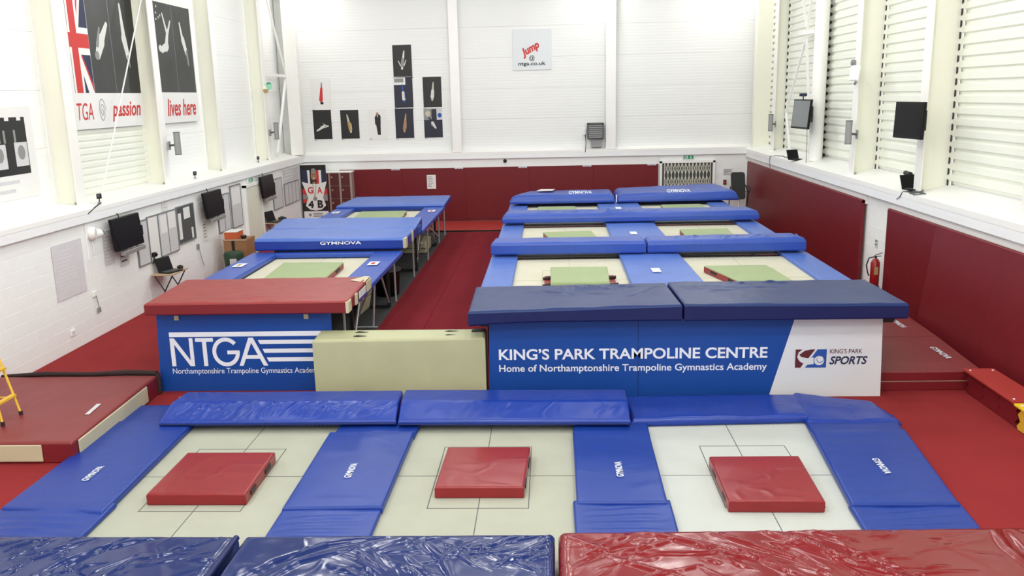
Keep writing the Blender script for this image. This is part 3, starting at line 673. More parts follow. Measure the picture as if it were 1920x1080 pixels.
# sports emblem on the white end
FE = ((3.51, 12.196, .445), (1, 0, 0), (0, 0, 1)); b = MB(); S = .445/100  # emblem in a 100 x 63 grid
def E_(pts, m, off=.002): fpoly(b, FE, [(x*S, y*S) for x, y in pts], m, off)
E_([(0, 0), (18, 0), (27, 14), (14, 22), (6, 36), (10, 52), (22, 62), (0, 62)], m_maroonink)
E_([(12, 44), (20, 36), (42, 32), (63, 62), (52, 62), (30, 58)], m_maroonink)
E_([(32, 0), (100, 0), (100, 62), (70, 62), (52, 34), (62, 34), (60, 12), (40, 10)], m_blueink)
b.build('emblem', m_blueink, t); b = MB()
fcirc(b, FE, 77*S, 24*S, 18*S, 18*S, m_blueink, .003); fcirc(b, FE, 77*S, 24*S, 16*S, 16*S, m_boardw, .0035); fcirc(b, FE, 80*S, 28*S, 11.5*S, 11.5*S, m_blueink, .004); fcirc(b, FE, 80*S, 29*S, 10*S, 10*S, m_boardw, .0045)
b.build('emblem_ball', m_boardw, t)
text_mesh('small_lettering', "KING'S PARK", F2, 4.0, .655, .46, .07, m_maroonink, t, .006, bold=.01)
text_mesh('sports_lettering', 'SPORTS', F2, 4.0, .49, .54, .125, m_navyink, t, .006, bold=.03, shear=.25)

# foam block closing the aisle
t = thing('foam_block', 'long worn beige foam block standing on edge between the two blue boards', 'foam block', (-2.3, 12.4, 0))
slab('cover', [(-3.545, 12.18), (-.985, 12.16), (-.985, 12.52), (-3.50, 12.54)], 0.0, [.935, .96, 1.0, 1.0], .04, m_beige, t, step=.12, smooth_noise=.006, seed=3)
for x in (-2.95, -1.60):
    for dy in (.06, .2):
        MB().tube([(x, 12.22+dy, .955+.15*dy), (x+.06, 12.22+dy, .957+.15*dy), (x+.2, 12.22+dy, .956+.15*dy)], [.004, .016, .004], 8).build('handle_slot', m_dark, t)
MB().box((-1.2, 12.38, .96), (-1.0, 12.51, 1.003)).build('corner_strap', m_dark, t, .01)

# ================================================================== RAISED TRAMPOLINES
def trampoline(label, bx0, bx1, y0, y1, group, pads, bedm, by=None, side_legs=None, zb=1.06, inner=False):
    t = thing('raised_trampoline', label, 'trampoline', ((bx0+bx1)/2, (y0+y1)/2, 0), group)
    by0, by1 = by or (y0+.12, y1-.12); fx0, fx1 = bx0-.36, bx1+.36
    MB().box((bx0, by0, zb-.006), (bx1, by1, zb)).build('bed', bedm, t)
    bed_lines(t, bx0, bx1, by0, by1, zb+.0002, ((bx0+bx1)/2-.54, (bx0+bx1)/2+.54, (by0+by1)/2-.9, (by0+by1)/2+.9), .010, m_linel)
    springs(t, bx0, bx1, by0, by1-.02, zb-.006, .2)
    b = MB()
    for xx in (fx0, fx1): b.bar((xx, y0, 1.02), (xx, y1, 1.02), .06, .07)
    for yy in (y0+.02, y1-.02): b.bar((fx0, yy, 1.02), (fx1, yy, 1.02), .06, .07)
    b.build('frame', m_dark, t, .008)
    for yy in (y0+.55, y1-.55):
        b = MB()
        for xx in (fx0+.04, fx1-.04): b.bar((xx, yy, .03), (xx, yy, 1.0), .06, .06)
        b.bar((fx0+.04, yy, .05), (fx1-.04, yy, .05), .06, .06)
        b.build('leg', m_dark, t, .006)
    for xx in (fx0+.04, fx1-.04):
        for ya, yb_ in ((y0+.55, y0+1.35), (y1-.55, y1-1.35)):
            MB().tube([(xx, ya, .12), (xx, yb_, .98)], .02, 10).build('brace', m_chrome, t)
    for nm, qd, z0, z1, cr in pads:
        slab(nm, qd, z0, z1, .025, m_bluesheen if inner else m_bluefarsheen, t, step=.12, smooth_noise=.005, seed=int(y0), fn=lambda X, Y, cr=cr: creases(X, Y, cr))
    return t
def ps(x0, x1, y0, y1, z0=1.03, z1=1.13, nm='side_pad', n=3, sd=1):
    r_ = random.Random(sd+int(y0*7+x0*3)); cr = [([(x0+.05, yy), (x1-.05, yy+r_.uniform(-.25, .25))], .03, .010) for yy in [r_.uniform(y0+.2, y1-.2) for _ in range(n)]]
    return (nm, [(x0, y0), (x1, y0), (x1, y1), (x0, y1)], z0, z1, cr)
GR = 'raised trampolines in the right block'
rows = [(13.42, 17.8), (17.82, 22.2), (22.22, 26.55)]
rn = ['front', 'middle', 'back']
for k, (y0, y1) in enumerate(rows):
    trampoline('raised trampoline with cream bed, %s row of the right block, aisle side' % rn[k], -.70, 1.42, y0, y1, GR, [ps(-1.25, -.70, y0+.02, y1-.02, n=6 if k == 0 else 3)], m_bedc, inner=True)
    trampoline('raised trampoline with cream bed, %s row of the right block, wall side' % rn[k], 2.64, 4.74, y0, y1, GR, [ps(4.70, 5.24, y0+.02, y1-.02, n=5)], m_bedc, inner=True)
    t = thing('bridging_pad', 'wide blue pad between the two beds of the %s row' % rn[k], 'pad', (2.03, (y0+y1)/2, 1.05), 'blue pads bridging paired trampolines')
    slab('cover', [(1.38, y0+.05), (2.68, y0+.05), (2.62, y1-.05), (1.40, y1-.05)], 1.06, 1.155, .03, m_bluesheen, t, step=.09, smooth_noise=.008, seed=20+k,
         fn=lambda X, Y, y1=y1: creases(X, Y, [([(1.5, y1-.35), (2.5, y1-.25)], .05, .015), ([(1.45, y1-.9), (1.7, y1-1.6)], .05, .010)]))
    yl = (15.72, 20.15, 24.75)[k]
    MB().box((1.86, yl, 1.165), (2.02, yl+.36, 1.172)).build('label_patch', m_print, t)

# end deck below the navy mats + display side
t = thing('end_deck', 'dark steel end deck carrying the navy mats above the long blue board', 'deck', (1.9, 12.8, 0))
b = MB()
for yy in (12.3, 13.38): b.bar((-1.05, yy, 1.12), (4.9, yy, 1.12), .05, .06)
for xx in (-1.05, .4, 1.85, 3.4, 4.9): b.bar((xx, 12.3, 1.12), (xx, 13.38, 1.12), .05, .05)
b.build('deck_frame', m_dark, t)
MB().box((-1.05, 12.28, 1.145), (4.9, 13.4, 1.25)).build('deck_board', m_navyside, t)
for xx in (-1.0, 1.9, 4.85): MB().bar((xx, 13.3, 0), (xx, 13.3, 1.1), .05, .05).build('leg', m_dark, t)

t = thing('end_deck', 'dark steel end deck under the far blue mats of the right block', 'deck', (2.1, 27.3, 0))
b = MB()
for yy in (26.62, 27.95): b.bar((-1.0, yy, 1.10), (5.2, yy, 1.10), .05, .06)
for xx in (-1.0, 2.1, 5.2): b.bar((xx, 26.62, 1.10), (xx, 27.95, 1.10), .05, .05)
b.build('deck_frame', m_dark, t)
MB().box((-1.0, 26.58, .98), (5.2, 27.97, 1.185)).build('deck_board', m_navyside, t)  # dark board deepened to fill the shaded gap below the mats
for xx in (-.95, 2.1, 5.15): MB().bar((xx, 27.9, 0), (xx, 27.9, 1.1), .05, .05).build('leg', m_dark, t)

def long_mat(label, quad, z0, z1, r, m, group, cr=None, side=None, noise_=.01, seed=0, step=.07, tagpos=None, cat='mat'):
    cx = sum(p[0] for p in quad)/4; cy = sum(p[1] for p in quad)/4; zz = z0 if not callable(z0) else z0(cx, cy)
    t = thing('deck_mat', label, cat, (cx, cy, zz), group)
    slab('cover', quad, z0, z1, r, m, t, step=step, fn=(lambda X, Y: creases(X, Y, cr)) if cr else None, side=side, smooth_noise=noise_, seed=seed)
    return t
GN = 'navy mats on the deck above the long blue board'
crA = [([(-.2, 13.3), (-.1, 13.0), (.3, 12.75), (.9, 12.7)], .04, 0.031), ([(.3, 13.45), (.35, 13.2), (.7, 13.0)], .035, 0.043), ([(.55, 13.45), (.65, 13.2), (1.0, 13.05)], .03, 0.043), ([(.8, 13.5), (1.0, 13.3), (1.3, 13.2)], .03, 0.034), ([(1.1, 12.5), (1.4, 12.9), (1.65, 13.3)], .03, -0.034), ([(.1, 13.4), (.2, 13.1)], .03, 0.034), ([(-.5, 13.1), (0, 12.8), (.6, 12.6)], .04, 0.020)]
long_mat('navy draped mat nearest the aisle, left end drooping over the board', [(-1.19, 11.85), (1.82, 11.85), (1.80, 13.52), (-1.22, 13.52)], lambda x, y: 1.26-.05*max(0, (-x)/1.2)**2, [1.43, 1.50, 1.45, 1.42], .04, m_navymat, GN, crA, m_navyside, .012, 3, .05)
crB = [([(2.0, 13.3), (2.7, 13.1), (3.4, 12.95)], .035, -0.034), ([(2.0, 12.95), (2.4, 12.85), (2.9, 12.85)], .03, 0.025), ([(2.6, 13.4), (3.1, 13.25)], .03, 0.034), ([(3.2, 13.45), (3.7, 13.35)], .03, 0.034), ([(1.95, 13.1), (2.3, 13.0)], .03, 0.025)]
long_mat('navy mat with straight front edge reaching towards the right wall', [(1.85, 11.85), (4.93, 11.85), (4.93, 13.58), (1.83, 13.52)], 1.255, [1.50, 1.47, 1.45, 1.46], .035, m_navymat, GN, crB, m_navyside, .01, 4, .05)
GB_ = 'blue mats across the trampoline ends in the right block'
long_mat('blue mat over the joint behind the front row, aisle half', [(-1.25, 17.62), (1.94, 17.60), (1.94, 18.42), (-1.22, 18.42)], 1.18, [1.44, 1.44, 1.41, 1.41], .07, m_bluefarsheen, GB_, diag(.2, 1.8, 17.7, 18.3, 7, .01, 4), None, .008, 5)
long_mat('blue mat over the joint behind the front row, creased wall half', [(1.97, 17.60), (5.18, 17.62), (5.14, 18.5), (1.97, 18.42)], 1.18, [1.44, 1.46, 1.42, 1.41], .10, m_bluefarsheen, GB_, diag(2.5, 5.0, 17.65, 18.3, 26, .034, 5, .3), None, .01, 6, .05)
long_mat('long creased blue mat over the joint behind the middle row', [(-1.25, 22.02), (5.26, 22.0), (5.2, 22.95), (-1.2, 22.95)], 1.19, [1.43, 1.44, 1.42, 1.42], .13, m_bluefarsheen, GB_, diag(-.6, 2.6, 22.05, 22.6, 30, .034, 6, .3), None, .01, 7, .05)
tD = long_mat('puffy blue far end mat of the right block, aisle half, sheet on top', [(-1.24, 26.05), (1.93, 26.05), (1.98, 28.0), (-.75, 28.0)], 1.19, [1.46, 1.46, 1.40, 1.38], .2, m_bluefarsheen, GB_, None, None, .015, 8)
tE = long_mat('puffy blue mat at the far end of the right block, below the grille', [(2.0, 26.05), (5.62, 26.15), (5.35, 28.2), (2.02, 28.1)], 1.19, [1.44, 1.47, 1.52, 1.42], .2, m_bluefarsheen, GB_, None, None, .02, 9)
for tt, x in ((tD, .55), (tE, 3.5)):
    text_mesh('lettering', 'GYMNOVA', ((x, 26.2, 1.43), (1, 0, 0), (0, .8, .25)), 0, 0, .7, .25, m_print, tt, .015, bold=.02)
MB().box((1.955, 26.03, 1.2), (1.985, 26.12, 1.42)).build('edge_tape', m_print, tD)
tag(MB().hexa([(-.45, 27.0, 1.47), (.05, 27.0, 1.475), (.15, 27.6, 1.455), (-.3, 27.7, 1.45), (-.45, 27.0, 1.475), (.05, 27.0, 1.48), (.15, 27.6, 1.462), (-.3, 27.7, 1.457)]).build('paper_sheet', m_paper), 'loose white paper sheet lying on the far blue mat', 'paper')

# green topped mats on the beds
GG = 'pale green topped mats on the raised beds'
def green(label, quad, z0=1.066, z1=1.19, side=m_redold, holes=None, posts=None, group=GG, hgt=None):
    t = small_mat('spotting_mat', label, quad, z0, hgt or z1, m_green, side, None, group, holes, .12)
    return t
g = green('pale green mat in a red sided base on the front row aisle bed', [(-.02, 14.62), (1.0, 14.60), (1.04, 15.95), (-.02, 15.97)], 1.095, 1.24, side=m_green)
MB().box((-.13, 14.7, 1.064), (1.15, 15.85, 1.095)).build('base_board', m_redold, g, .006)
for x in (-.09, 1.1):
    for y in (14.9, 15.5): MB().tube([(x-.07, y, 1.11), (x+.07, y, 1.13)], .03, 10).build('end_cap', m_roll, g)
green('pale green mat turned a little on the front row wall side bed, red left side', [(3.22, 14.7), (4.15, 14.5), (4.02, 16.1), (2.86, 16.12)], 1.066, 1.2, holes=(0, 3))
green('pale green mat on the middle row aisle bed', [(.02, 19.14), (1.08, 19.04), (.96, 20.5), (-.19, 20.34)], 1.066, 1.22, holes=(0, 3))
green('pale green mat on the middle row wall side bed', [(3.05, 19.29), (4.12, 19.2), (4.2, 20.65), (3.06, 20.6)], 1.066, 1.2, holes=(0, 3))
green('pale green mat on the back row aisle bed', [(-.40, 24.3), (.80, 24.3), (.72, 25.7), (-.38, 25.7)], 1.066, 1.15, holes=(0, 3))
green('pale green mat on the back row wall side bed, nearest the grille', [(3.2, 24.3), (4.45, 24.3), (4.42, 25.75), (3.25, 25.7)], 1.066, 1.15, holes=(1, 2))

# ---- left column
GL = 'raised trampolines in the left column'
T1 = trampoline('raised trampoline with deep blue side pads behind the red topped deck', -5.94, -3.80, 13.9, 18.45, GL,
    [ps(-6.52, -5.95, 13.9, 18.42, 1.07, 1.17), ps(-3.80, -3.22, 13.9, 18.42, 1.07, 1.17, n=4), ps(-5.95, -3.80, 18.2, 18.45, 1.07, 1.17, 'end_pad', 0)], m_bedc, by=(14.1, 18.25), zb=1.05)
T2 = trampoline('raised trampoline at the far end of the left column', -5.94, -3.80, 21.3, 26.2, GL,
    [ps(-6.50, -5.93, 21.3, 26.2, 1.07, 1.17), ps(-3.80, -3.20, 21.3, 26.2, 1.07, 1.17), ps(-5.93, -3.80, 25.95, 26.2, 1.07, 1.17, 'end_pad', 0)], m_bedc, by=(21.5, 26.0), zb=1.05)
for tt, xs, ys in ((T1, (-6.27, -3.55), 16.7), (T2, (-6.25, -3.45), 24.7)):
    for x in xs:
        MB().box((x-.1, ys, 1.182), (x+.1, ys+.35, 1.188)).build('label_patch', m_print, tt)
        MB().box((x-.045, ys+.08, 1.188), (x+.03, ys+.27, 1.190)).build('label_mark', m_redink if x > -4 else m_gold, tt)
t = thing('deck_mat', 'red mat with cream corners on the deck above the initialled blue board', 'mat', (-4.55, 13.2, 1.3))
slab('cover', [(-6.10, 12.35), (-3.02, 12.35), (-3.04, 14.06), (-6.17, 14.06)], 1.30, [1.48, 1.49, 1.5, 1.49], .03, m_redold, t, step=.05, side=m_reddark, smooth_noise=.012, seed=4,
     fn=lambda X, Y: creases(X, Y, [([(-5.2, 12.65), (-4.2, 12.7), (-3.3, 12.65)], .03, .01), ([(-4.6, 13.9), (-4.5, 13.5)], .03, .012), ([(-3.8, 12.6), (-3.3, 12.72)], .02, .012)]))
for (a, b_) in (((-3.055, 12.335), (-3.006, 12.55)), ((-3.045, 13.75), (-3.02, 14.08))):
    MB().box((a[0], a[1], 1.30), (b_[0], b_[1], 1.475)).build('cream_corner', m_cream, t, .01)
MB().box((-3.03, 12.85, 1.30), (-3.005, 12.98, 1.47)).build('cream_corner', m_cream, t, .006)
MB().box((-3.02, 13.1, 1.335), (-3.012, 13.6, 1.45)).build('label_patch', m_paperg, t, .004)
MB().poly([(-3.30, 13.72, 1.512), (-3.03, 13.6, 1.50), (-3.03, 14.04, 1.503), (-3.12, 14.07, 1.505)]).build('cream_flap', m_cream, t)
GM = 'blue mats on the deck between the left trampolines'
t = long_mat('blue mat, nearer of the pair between the left trampolines, white print on its edge', [(-6.45, 18.36), (-3.16, 18.36), (-3.14, 19.75), (-6.55, 19.72)], 1.21, [1.47, 1.46, 1.48, 1.49], .06, m_bluesheen, GM, [([(-5.0, 19.3), (-4.9, 18.7)], .03, .01)], m_blue, .012, 2)
text_mesh('lettering', 'GYMNOVA', ((-5.0, 18.345, 1.33), (1, 0, 0), (0, 0.05, 1)), 0, 0, .9, .07, m_print, t, .012, bold=.02)
MB().box((-3.2, 18.35, 1.22), (-3.13, 18.6, 1.44)).build('cream_corner', m_cream, t, .012)
MB().box((-3.155, 19.25, 1.22), (-3.125, 19.4, 1.46)).build('cream_corner', m_cream, t, .006)
t = long_mat('blue mat, farther of the pair between the left trampolines', [(-6.55, 19.80), (-3.14, 19.80), (-3.2, 21.25), (-6.68, 21.25)], 1.21, [1.48, 1.47, 1.51, 1.53], .05, m_bluesheen, GM, None, m_blue, .012, 12)
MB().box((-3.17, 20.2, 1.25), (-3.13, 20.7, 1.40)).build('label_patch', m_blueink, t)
t = long_mat('blue mat at the far end of the left column, before the lockers', [(-6.50, 25.9), (-3.20, 25.9), (-3.22, 27.85), (-6.30, 27.85)], 1.11, [1.25, 1.25, 1.30, 1.30], .05, m_bluesheen, None, None, m_blue, .01, 13)
green('large pale green mat with cream front and red right side on the near left bed', [(-5.35, 15.47), (-4.17, 15.25), (-4.2, 17.05), (-5.44, 17.1)], 1.056, 1.19, holes=(1, 2))
tgm = [o for o in bpy.data.objects if o.name.startswith('spotting_mat') and o.get('label', '').startswith('large pale')][0]
MB().hexa([(-5.35, 15.455, 1.08), (-4.19, 15.235, 1.08), (-4.19, 15.25, 1.08), (-5.35, 15.47, 1.08), (-5.35, 15.455, 1.165), (-4.19, 15.235, 1.165), (-4.19, 15.25, 1.165), (-5.35, 15.47, 1.165)]).build('cream_edge', m_cream, tgm)
green('pale green mat on the far left bed, red right side', [(-5.55, 23.9), (-4.15, 23.8), (-4.25, 25.3), (-5.6, 25.3)], 1.056, 1.15, holes=(1, 2))
# decks on the left column
for (ya, yb_, lab) in ((12.75, 13.85, 'steel end deck behind the initialled board, on slim chrome legs'), (18.5, 21.25, 'steel deck joining the two left trampolines, on chrome legs'), (26.25, 27.8, 'steel end deck at the far end of the left column')):
    t = thing('end_deck', lab, 'deck', (-4.8, (ya+yb_)/2, 0))
    zt = 1.245 if ya < 14 else (1.155 if ya < 26 else 1.03); b = MB()
    for yy in (ya, yb_): b.bar((-6.05, yy, zt), (-3.35, yy, zt), .05, .05)
    for xx in (-6.05, -4.8, -3.35): b.bar((xx, ya, zt), (xx, yb_, zt), .05, .05)
    b.build('deck_frame', m_dark, t)
    MB().box((-6.05, ya, zt+.026), (-3.35, yb_, zt+.05)).build('deck_board', m_navyside, t)
    for xx in (-6.0, -3.45):
        for yy in ((ya+.05, yb_-.05)): MB().tube([(xx, yy, 0), (xx, yy, zt-.02)], .022, 10).build('leg', m_chrome, t)
    MB().tube([(-3.5, ya+.1, zt-.05), (-3.95, ya+.9, .02)], .02, 10).build('brace', m_chrome, t)
# extra chrome struts on the aisle side of the left trampolines
for tt, ps_ in ((T1, (((-3.42, 16.25, .95), (-3.50, 16.27, .01)), ((-3.36, 15.5, 1.0), (-3.9, 16.33, .01)), ((-3.9, 16.2, .05), (-3.4, 16.2, .05)))),
                (T2, (((-3.38, 23.4, 1.0), (-3.40, 23.42, .01)), ((-3.3, 22.6, 1.0), (-3.75, 23.9, .3)), ((-3.45, 23.9, .9), (-3.3, 25.2, .35)), ((-3.3, 21.6, .8), (-3.6, 22.4, .02))))):
    for p0, p1 in ps_: MB().tube([p0, p1], .02, 10).build('strut', m_chrome, tt)
# things stored under the left trampolines
GU = None
t = thing('folded_pad', 'cream folded pad leaning under the near left trampoline', 'pad', (-3.75, 17.6, 0))
for k in range(3):
    z0 = .04+k*.3; MB().hexa([(-3.95+k*.06, 17.2, z0), (-3.90+k*.06, 17.85, z0), (-3.98+k*.06, 17.9, z0), (-4.03+k*.06, 17.25, z0), (-3.89+k*.06, 17.2, z0+.28), (-3.84+k*.06, 17.85, z0+.28), (-3.92+k*.06, 17.9, z0+.28), (-3.97+k*.06, 17.25, z0+.28)]).build('fold', m_cream, t, .015)
t = thing('storage_tub', 'black tub under the deck of the left column', 'tub', (-3.75, 19.2, 0))
MB().tube([(-3.75, 19.2, .0), (-3.75, 19.2, .02), (-3.75, 19.2, .6)], [.24, .26, .31], 20).build('tub_body', m_blackp, t)
MB().tube([(-3.75, 19.2, .58), (-3.75, 19.2, .62)], .325, 20).build('rim', m_dgrey, t)
t = thing('foam_block', 'olive foam block lying under the far left trampoline', 'foam block', (-4.1, 24.9, 0))
MB().box((-4.7, 24.4, .02), (-3.6, 25.6, .34)).build('cover', m_beige, t, .03); MB().box((-4.7, 24.38, .16), (-3.6, 24.4, .18)).build('seam', m_line, t)

# ================================================================== LEFT SIDE FLOOR THINGS
t = thing('landing_mat', 'large maroon landing mat with cream side strips against the left wall', 'mat', (-7.4, 11.2, 0))
slab('cover', [(-8.76, 9.93), (-6.03, 9.93), (-6.10, 12.5), (-8.76, 12.5)], .0, [.29, .29, .31, .31], .035, m_maroonmat, t, step=.1, side=m_reddark, smooth_noise=.01, seed=5,
     fn=lambda X, Y: creases(X, Y, [([(-8.0, 10.9), (-7.2, 10.8), (-6.8, 10.6)], .04, .012), ([(-8.2, 10.6), (-7.5, 10.3)], .05, .01)]))
MB().box((-8.76, 9.905, .03), (-6.42, 9.93, .255)).build('cream_side', m_cream, t, .012)
MB().hexa([(-6.03, 10.06, .03), (-6.005, 10.06, .03), (-6.065, 12.1, .03), (-6.09, 12.1, .03), (-6.03, 10.06, .26), (-6.005, 10.06, .26), (-6.065, 12.1, .27), (-6.09, 12.1, .27)]).build('cream_side', m_cream, t, .012)
MB().hexa([(-6.35, 10.85, .303), (-6.29, 10.85, .303), (-6.33, 11.25, .306), (-6.39, 11.25, .306), (-6.35, 10.85, .307), (-6.29, 10.85, .307), (-6.33, 11.25, .31), (-6.39, 11.25, .31)]).build('label_patch', m_paperg, t)
t = thing('rolled_strip', 'thin dark rolled strip lying along the back edge of the maroon landing mat', 'mat roll', (-7.2, 12.56, .0))
MB().tube([(-8.6, 12.57, .285), (-7.9, 12.55, .33), (-7.2, 12.56, .315), (-6.6, 12.56, .34), (-6.12, 12.55, .33)], [.03, .04, .035, .045, .04], 10).build('roll', m_roll, t)
MB().tube([(-6.12, 12.55, .33), (-6.09, 12.53, .2), (-6.09, 12.52, .02)], [.04, .04, .035], 10).build('hanging_end', m_roll, t)
MB().box((-8.6, 12.52, 0), (-6.1, 12.60, .28)).build('support_edge', m_reddark, t)

t = thing('step_ladder', 'yellow step ladder standing on the maroon landing mat at the left edge', 'ladder', (-7.5, 10.9, .3))
for (p0, p1) in (((-7.24, 10.85, .33), (-7.70, 11.0, 1.75)), ((-7.24, 10.45, .33), (-7.62, 10.7, 1.75)), ((-8.2, 10.85, .33), (-7.78, 11.0, 1.75)), ((-8.2, 10.45, .33), (-7.70, 10.7, 1.75))):
    MB().tube([p0, p1], .017, 8).build('stile', m_yellow, t); MB().tube([(p0[0], p0[1], .30), (p0[0], p0[1], .36)], .026, 8).build('foot', m_roll, t)
for k, z in enumerate((.58, .95, 1.3)):
    q = (z-.33)/1.42; xa = -7.24-.42*q; ya = 10.85+.15*q; yb_ = 10.45+.25*q
    MB().bar((xa, ya, z), (xa, yb_, z), .07, .03).build('tread', m_yellow, t)
MB().tube([(-7.3, 10.86, .55), (-8.14, 10.86, .55)], .012, 8).build('spreader', m_yellow, t)
MB().box((-7.85, 10.62, 1.74), (-7.6, 11.05, 1.78)).build('top_plate', m_yellow, t, .01)

# ================================================================== RIGHT SIDE FLOOR THINGS
def fold_mat(label, y0, y1, xr0, xr1, sd):
    t = thing('folding_mat', label, 'mat', (5.5, (y0+y1)/2, 0), 'stacked maroon folding mats by the right wall')
    slab('lower_layer', [(4.80, y0+.02), (xr0, y0+.02), (xr1, y1), (4.80, y1)], .0, .145, .02, m_maroonmat, t, step=.15, side=m_reddark)
    slab('upper_layer', [(4.80, y0), (xr0, y0), (xr1, y1-.01), (4.80, y1-.01)], .152, .30, .02, m_maroonmat, t, step=.05, side=m_reddark, smooth_noise=.006, seed=sd,
         fn=lambda X, Y: creases(X, Y, [([(4.9, y1-.15), (5.4, y1-.25), (6.0, y1-.5)], .025, .012), ([(5.0, y0+.08), (5.9, y0+.1)], .02, .008)]))
    MB().box((4.80, y0+.005, .1445), (xr0, y0+.02, .152)).build('piping', m_cream, t)
    return t
t = fold_mat('two layer maroon folding mat beside the white end of the long board', 12.42, 14.27, 6.30, 6.45, 2)
brand(t, 6.02, 13.62, .62, .11, .315, -1)
t = fold_mat('two layer maroon folding mat farther back under the navy mat corner', 14.3, 16.6, 6.45, 6.55, 3)
brand(t, 6.05, 15.3, .5, .11, .315, -1)
def bench(label, y0, y1, mtop, mside, x0=6.0, x1=6.32):
    t = thing('bench_segment', label, 'bench', ((x0+x1)/2, (y0+y1)/2, 0))
    MB().box((x0-.02, y0, .325), (x1, y1, .36)).build('top_board', mtop, t, .008)
    n = 3 if y1-y0 < 2 else 4; st = (y1-y0-.04)/n
    for k in range(n):
        a = y0+.02+k*st; pr = []
        for q in range(9):
            z = .01+q*.039; pr.append((a+.035*math.sin(q*math.pi/2), z))
        b = MB(); xs = x0+.05
        fl = [(xs, p[0], p[1]) for p in pr]; fr_ = [(xs, a+st-.012+.035*math.sin(q*math.pi/2), .01+q*.039) for q in range(9)]
        lo = fl+fr_; hi = [(x1-.03, p[1], p[2]) for p in lo]
        fs = [(i, i+1, 9+i+1, 9+i) for i in range(8)]+[(18+i, 18+9+i, 18+9+i+1, 18+i+1) for i in range(8)]+[(i, 18+i, 18+i+1, i+1) for i in range(8)]+[(9+i, 9+i+1, 27+i+1, 27+i) for i in range(8)]+[(0, 9, 27, 18), (8, 26, 35, 17)]
        b.add(lo+hi, fs, mside); fixn(b.build('side_panel', mside, t))
    for (dx, dy) in ((.04, .1), (x1-x0-.06, .1), (.04, y1-y0-.1), (x1-x0-.06, y1-y0-.1)):
        MB().tube([(x0+dx, y0+dy, .358), (x0+dx, y0+dy, .366), (x0+dx, y0+dy, .370)], [.016, .016, .008], 10).build('rivet', m_print, t)
    return t
bench('low bench segment with red top and dark wavy jointed sides along the right wall', 10.95, 12.36, m_strip, m_reddark, 6.0, 6.42)
bench('low bench segment with yellow top at the right edge of the view', 9.4, 10.9, m_yellowf, m_yellow, 5.98, 6.5)

# ================================================================== WALL MATS
GWB = 'maroon wall mats along the back wall'
e = [3.78, 1.52, -.74, -3.0, -5.25, -7.5]
nm = ['nearest the grille', 'second from the grille', 'third from the grille, middle of the wall', 'with the white notice on it', 'beside the lockers']
for k in range(5):
    x1_, x0_ = e[k], e[k+1]
    t = thing('wall_mat', 'maroon padded wall mat on the back wall, '+nm[k], 'wall mat', ((x0_+x1_)/2, 30.75, .06), GWB)
    MB().box((x0_+.001, 30.715, .065), (x1_-.001, 30.79, 1.94)).build('cover', m_wallmat, t, .004)
    MB().box((x1_-.38, 30.705, 1.90), (x1_-.08, 30.715, 1.945)).build('label_tag', m_print, t)
    text_mesh('lettering', 'GYMNOVA', ((x1_-.35, 30.705, 1.908), (1, 0, 0), (0, 0, 1)), 0, 0, .24, .028, m_navyink, t, .003, bold=.02)
GWR = 'maroon wall mats along the right wall'
ys = [30.6, 28.34, 26.08, 23.82, 21.56, 19.3]
on = ['farthest, in the corner by the black bench', 'second from the back corner', 'third from the back corner', 'fourth from the back corner', 'just beyond the fire extinguisher recess']
def wall_mat_r(y0, y1, lab, xb=6.83):
    t = thing('wall_mat', 'maroon padded wall mat on the right wall, '+lab, 'wall mat', (6.88, (y0+y1)/2, .02), GWR)
    b = MB(); y0 += .001; y1 -= .001
    b.hexa([(xb, y0, .02), (6.90, y0, .02), (6.90, y1, .02), (xb, y1, .02), (6.83, y0, 1.97), (6.90, y0, 1.97), (6.90, y1, 1.97), (6.83, y1, 1.97)])
    o = b.build('cover', m_wallmat, t)
    tr = MB(); tr.tube([(6.865, y0, 1.955), (6.865, y1, 1.955)], .037, 12); tr.build('top_roll', m_wallmat, t)
for k in range(5): wall_mat_r(ys[k+1], ys[k], on[k])
yn = [17.82, 15.56, 13.3, 11.04, 8.78]
on = ['just in front of the fire extinguisher recess', 'beside the stacked folding mats', 'above the red topped bench', 'at the right edge of the view']
for k in range(4): wall_mat_r(yn[k+1], yn[k], on[k], 6.83 if k == 0 else 6.60)

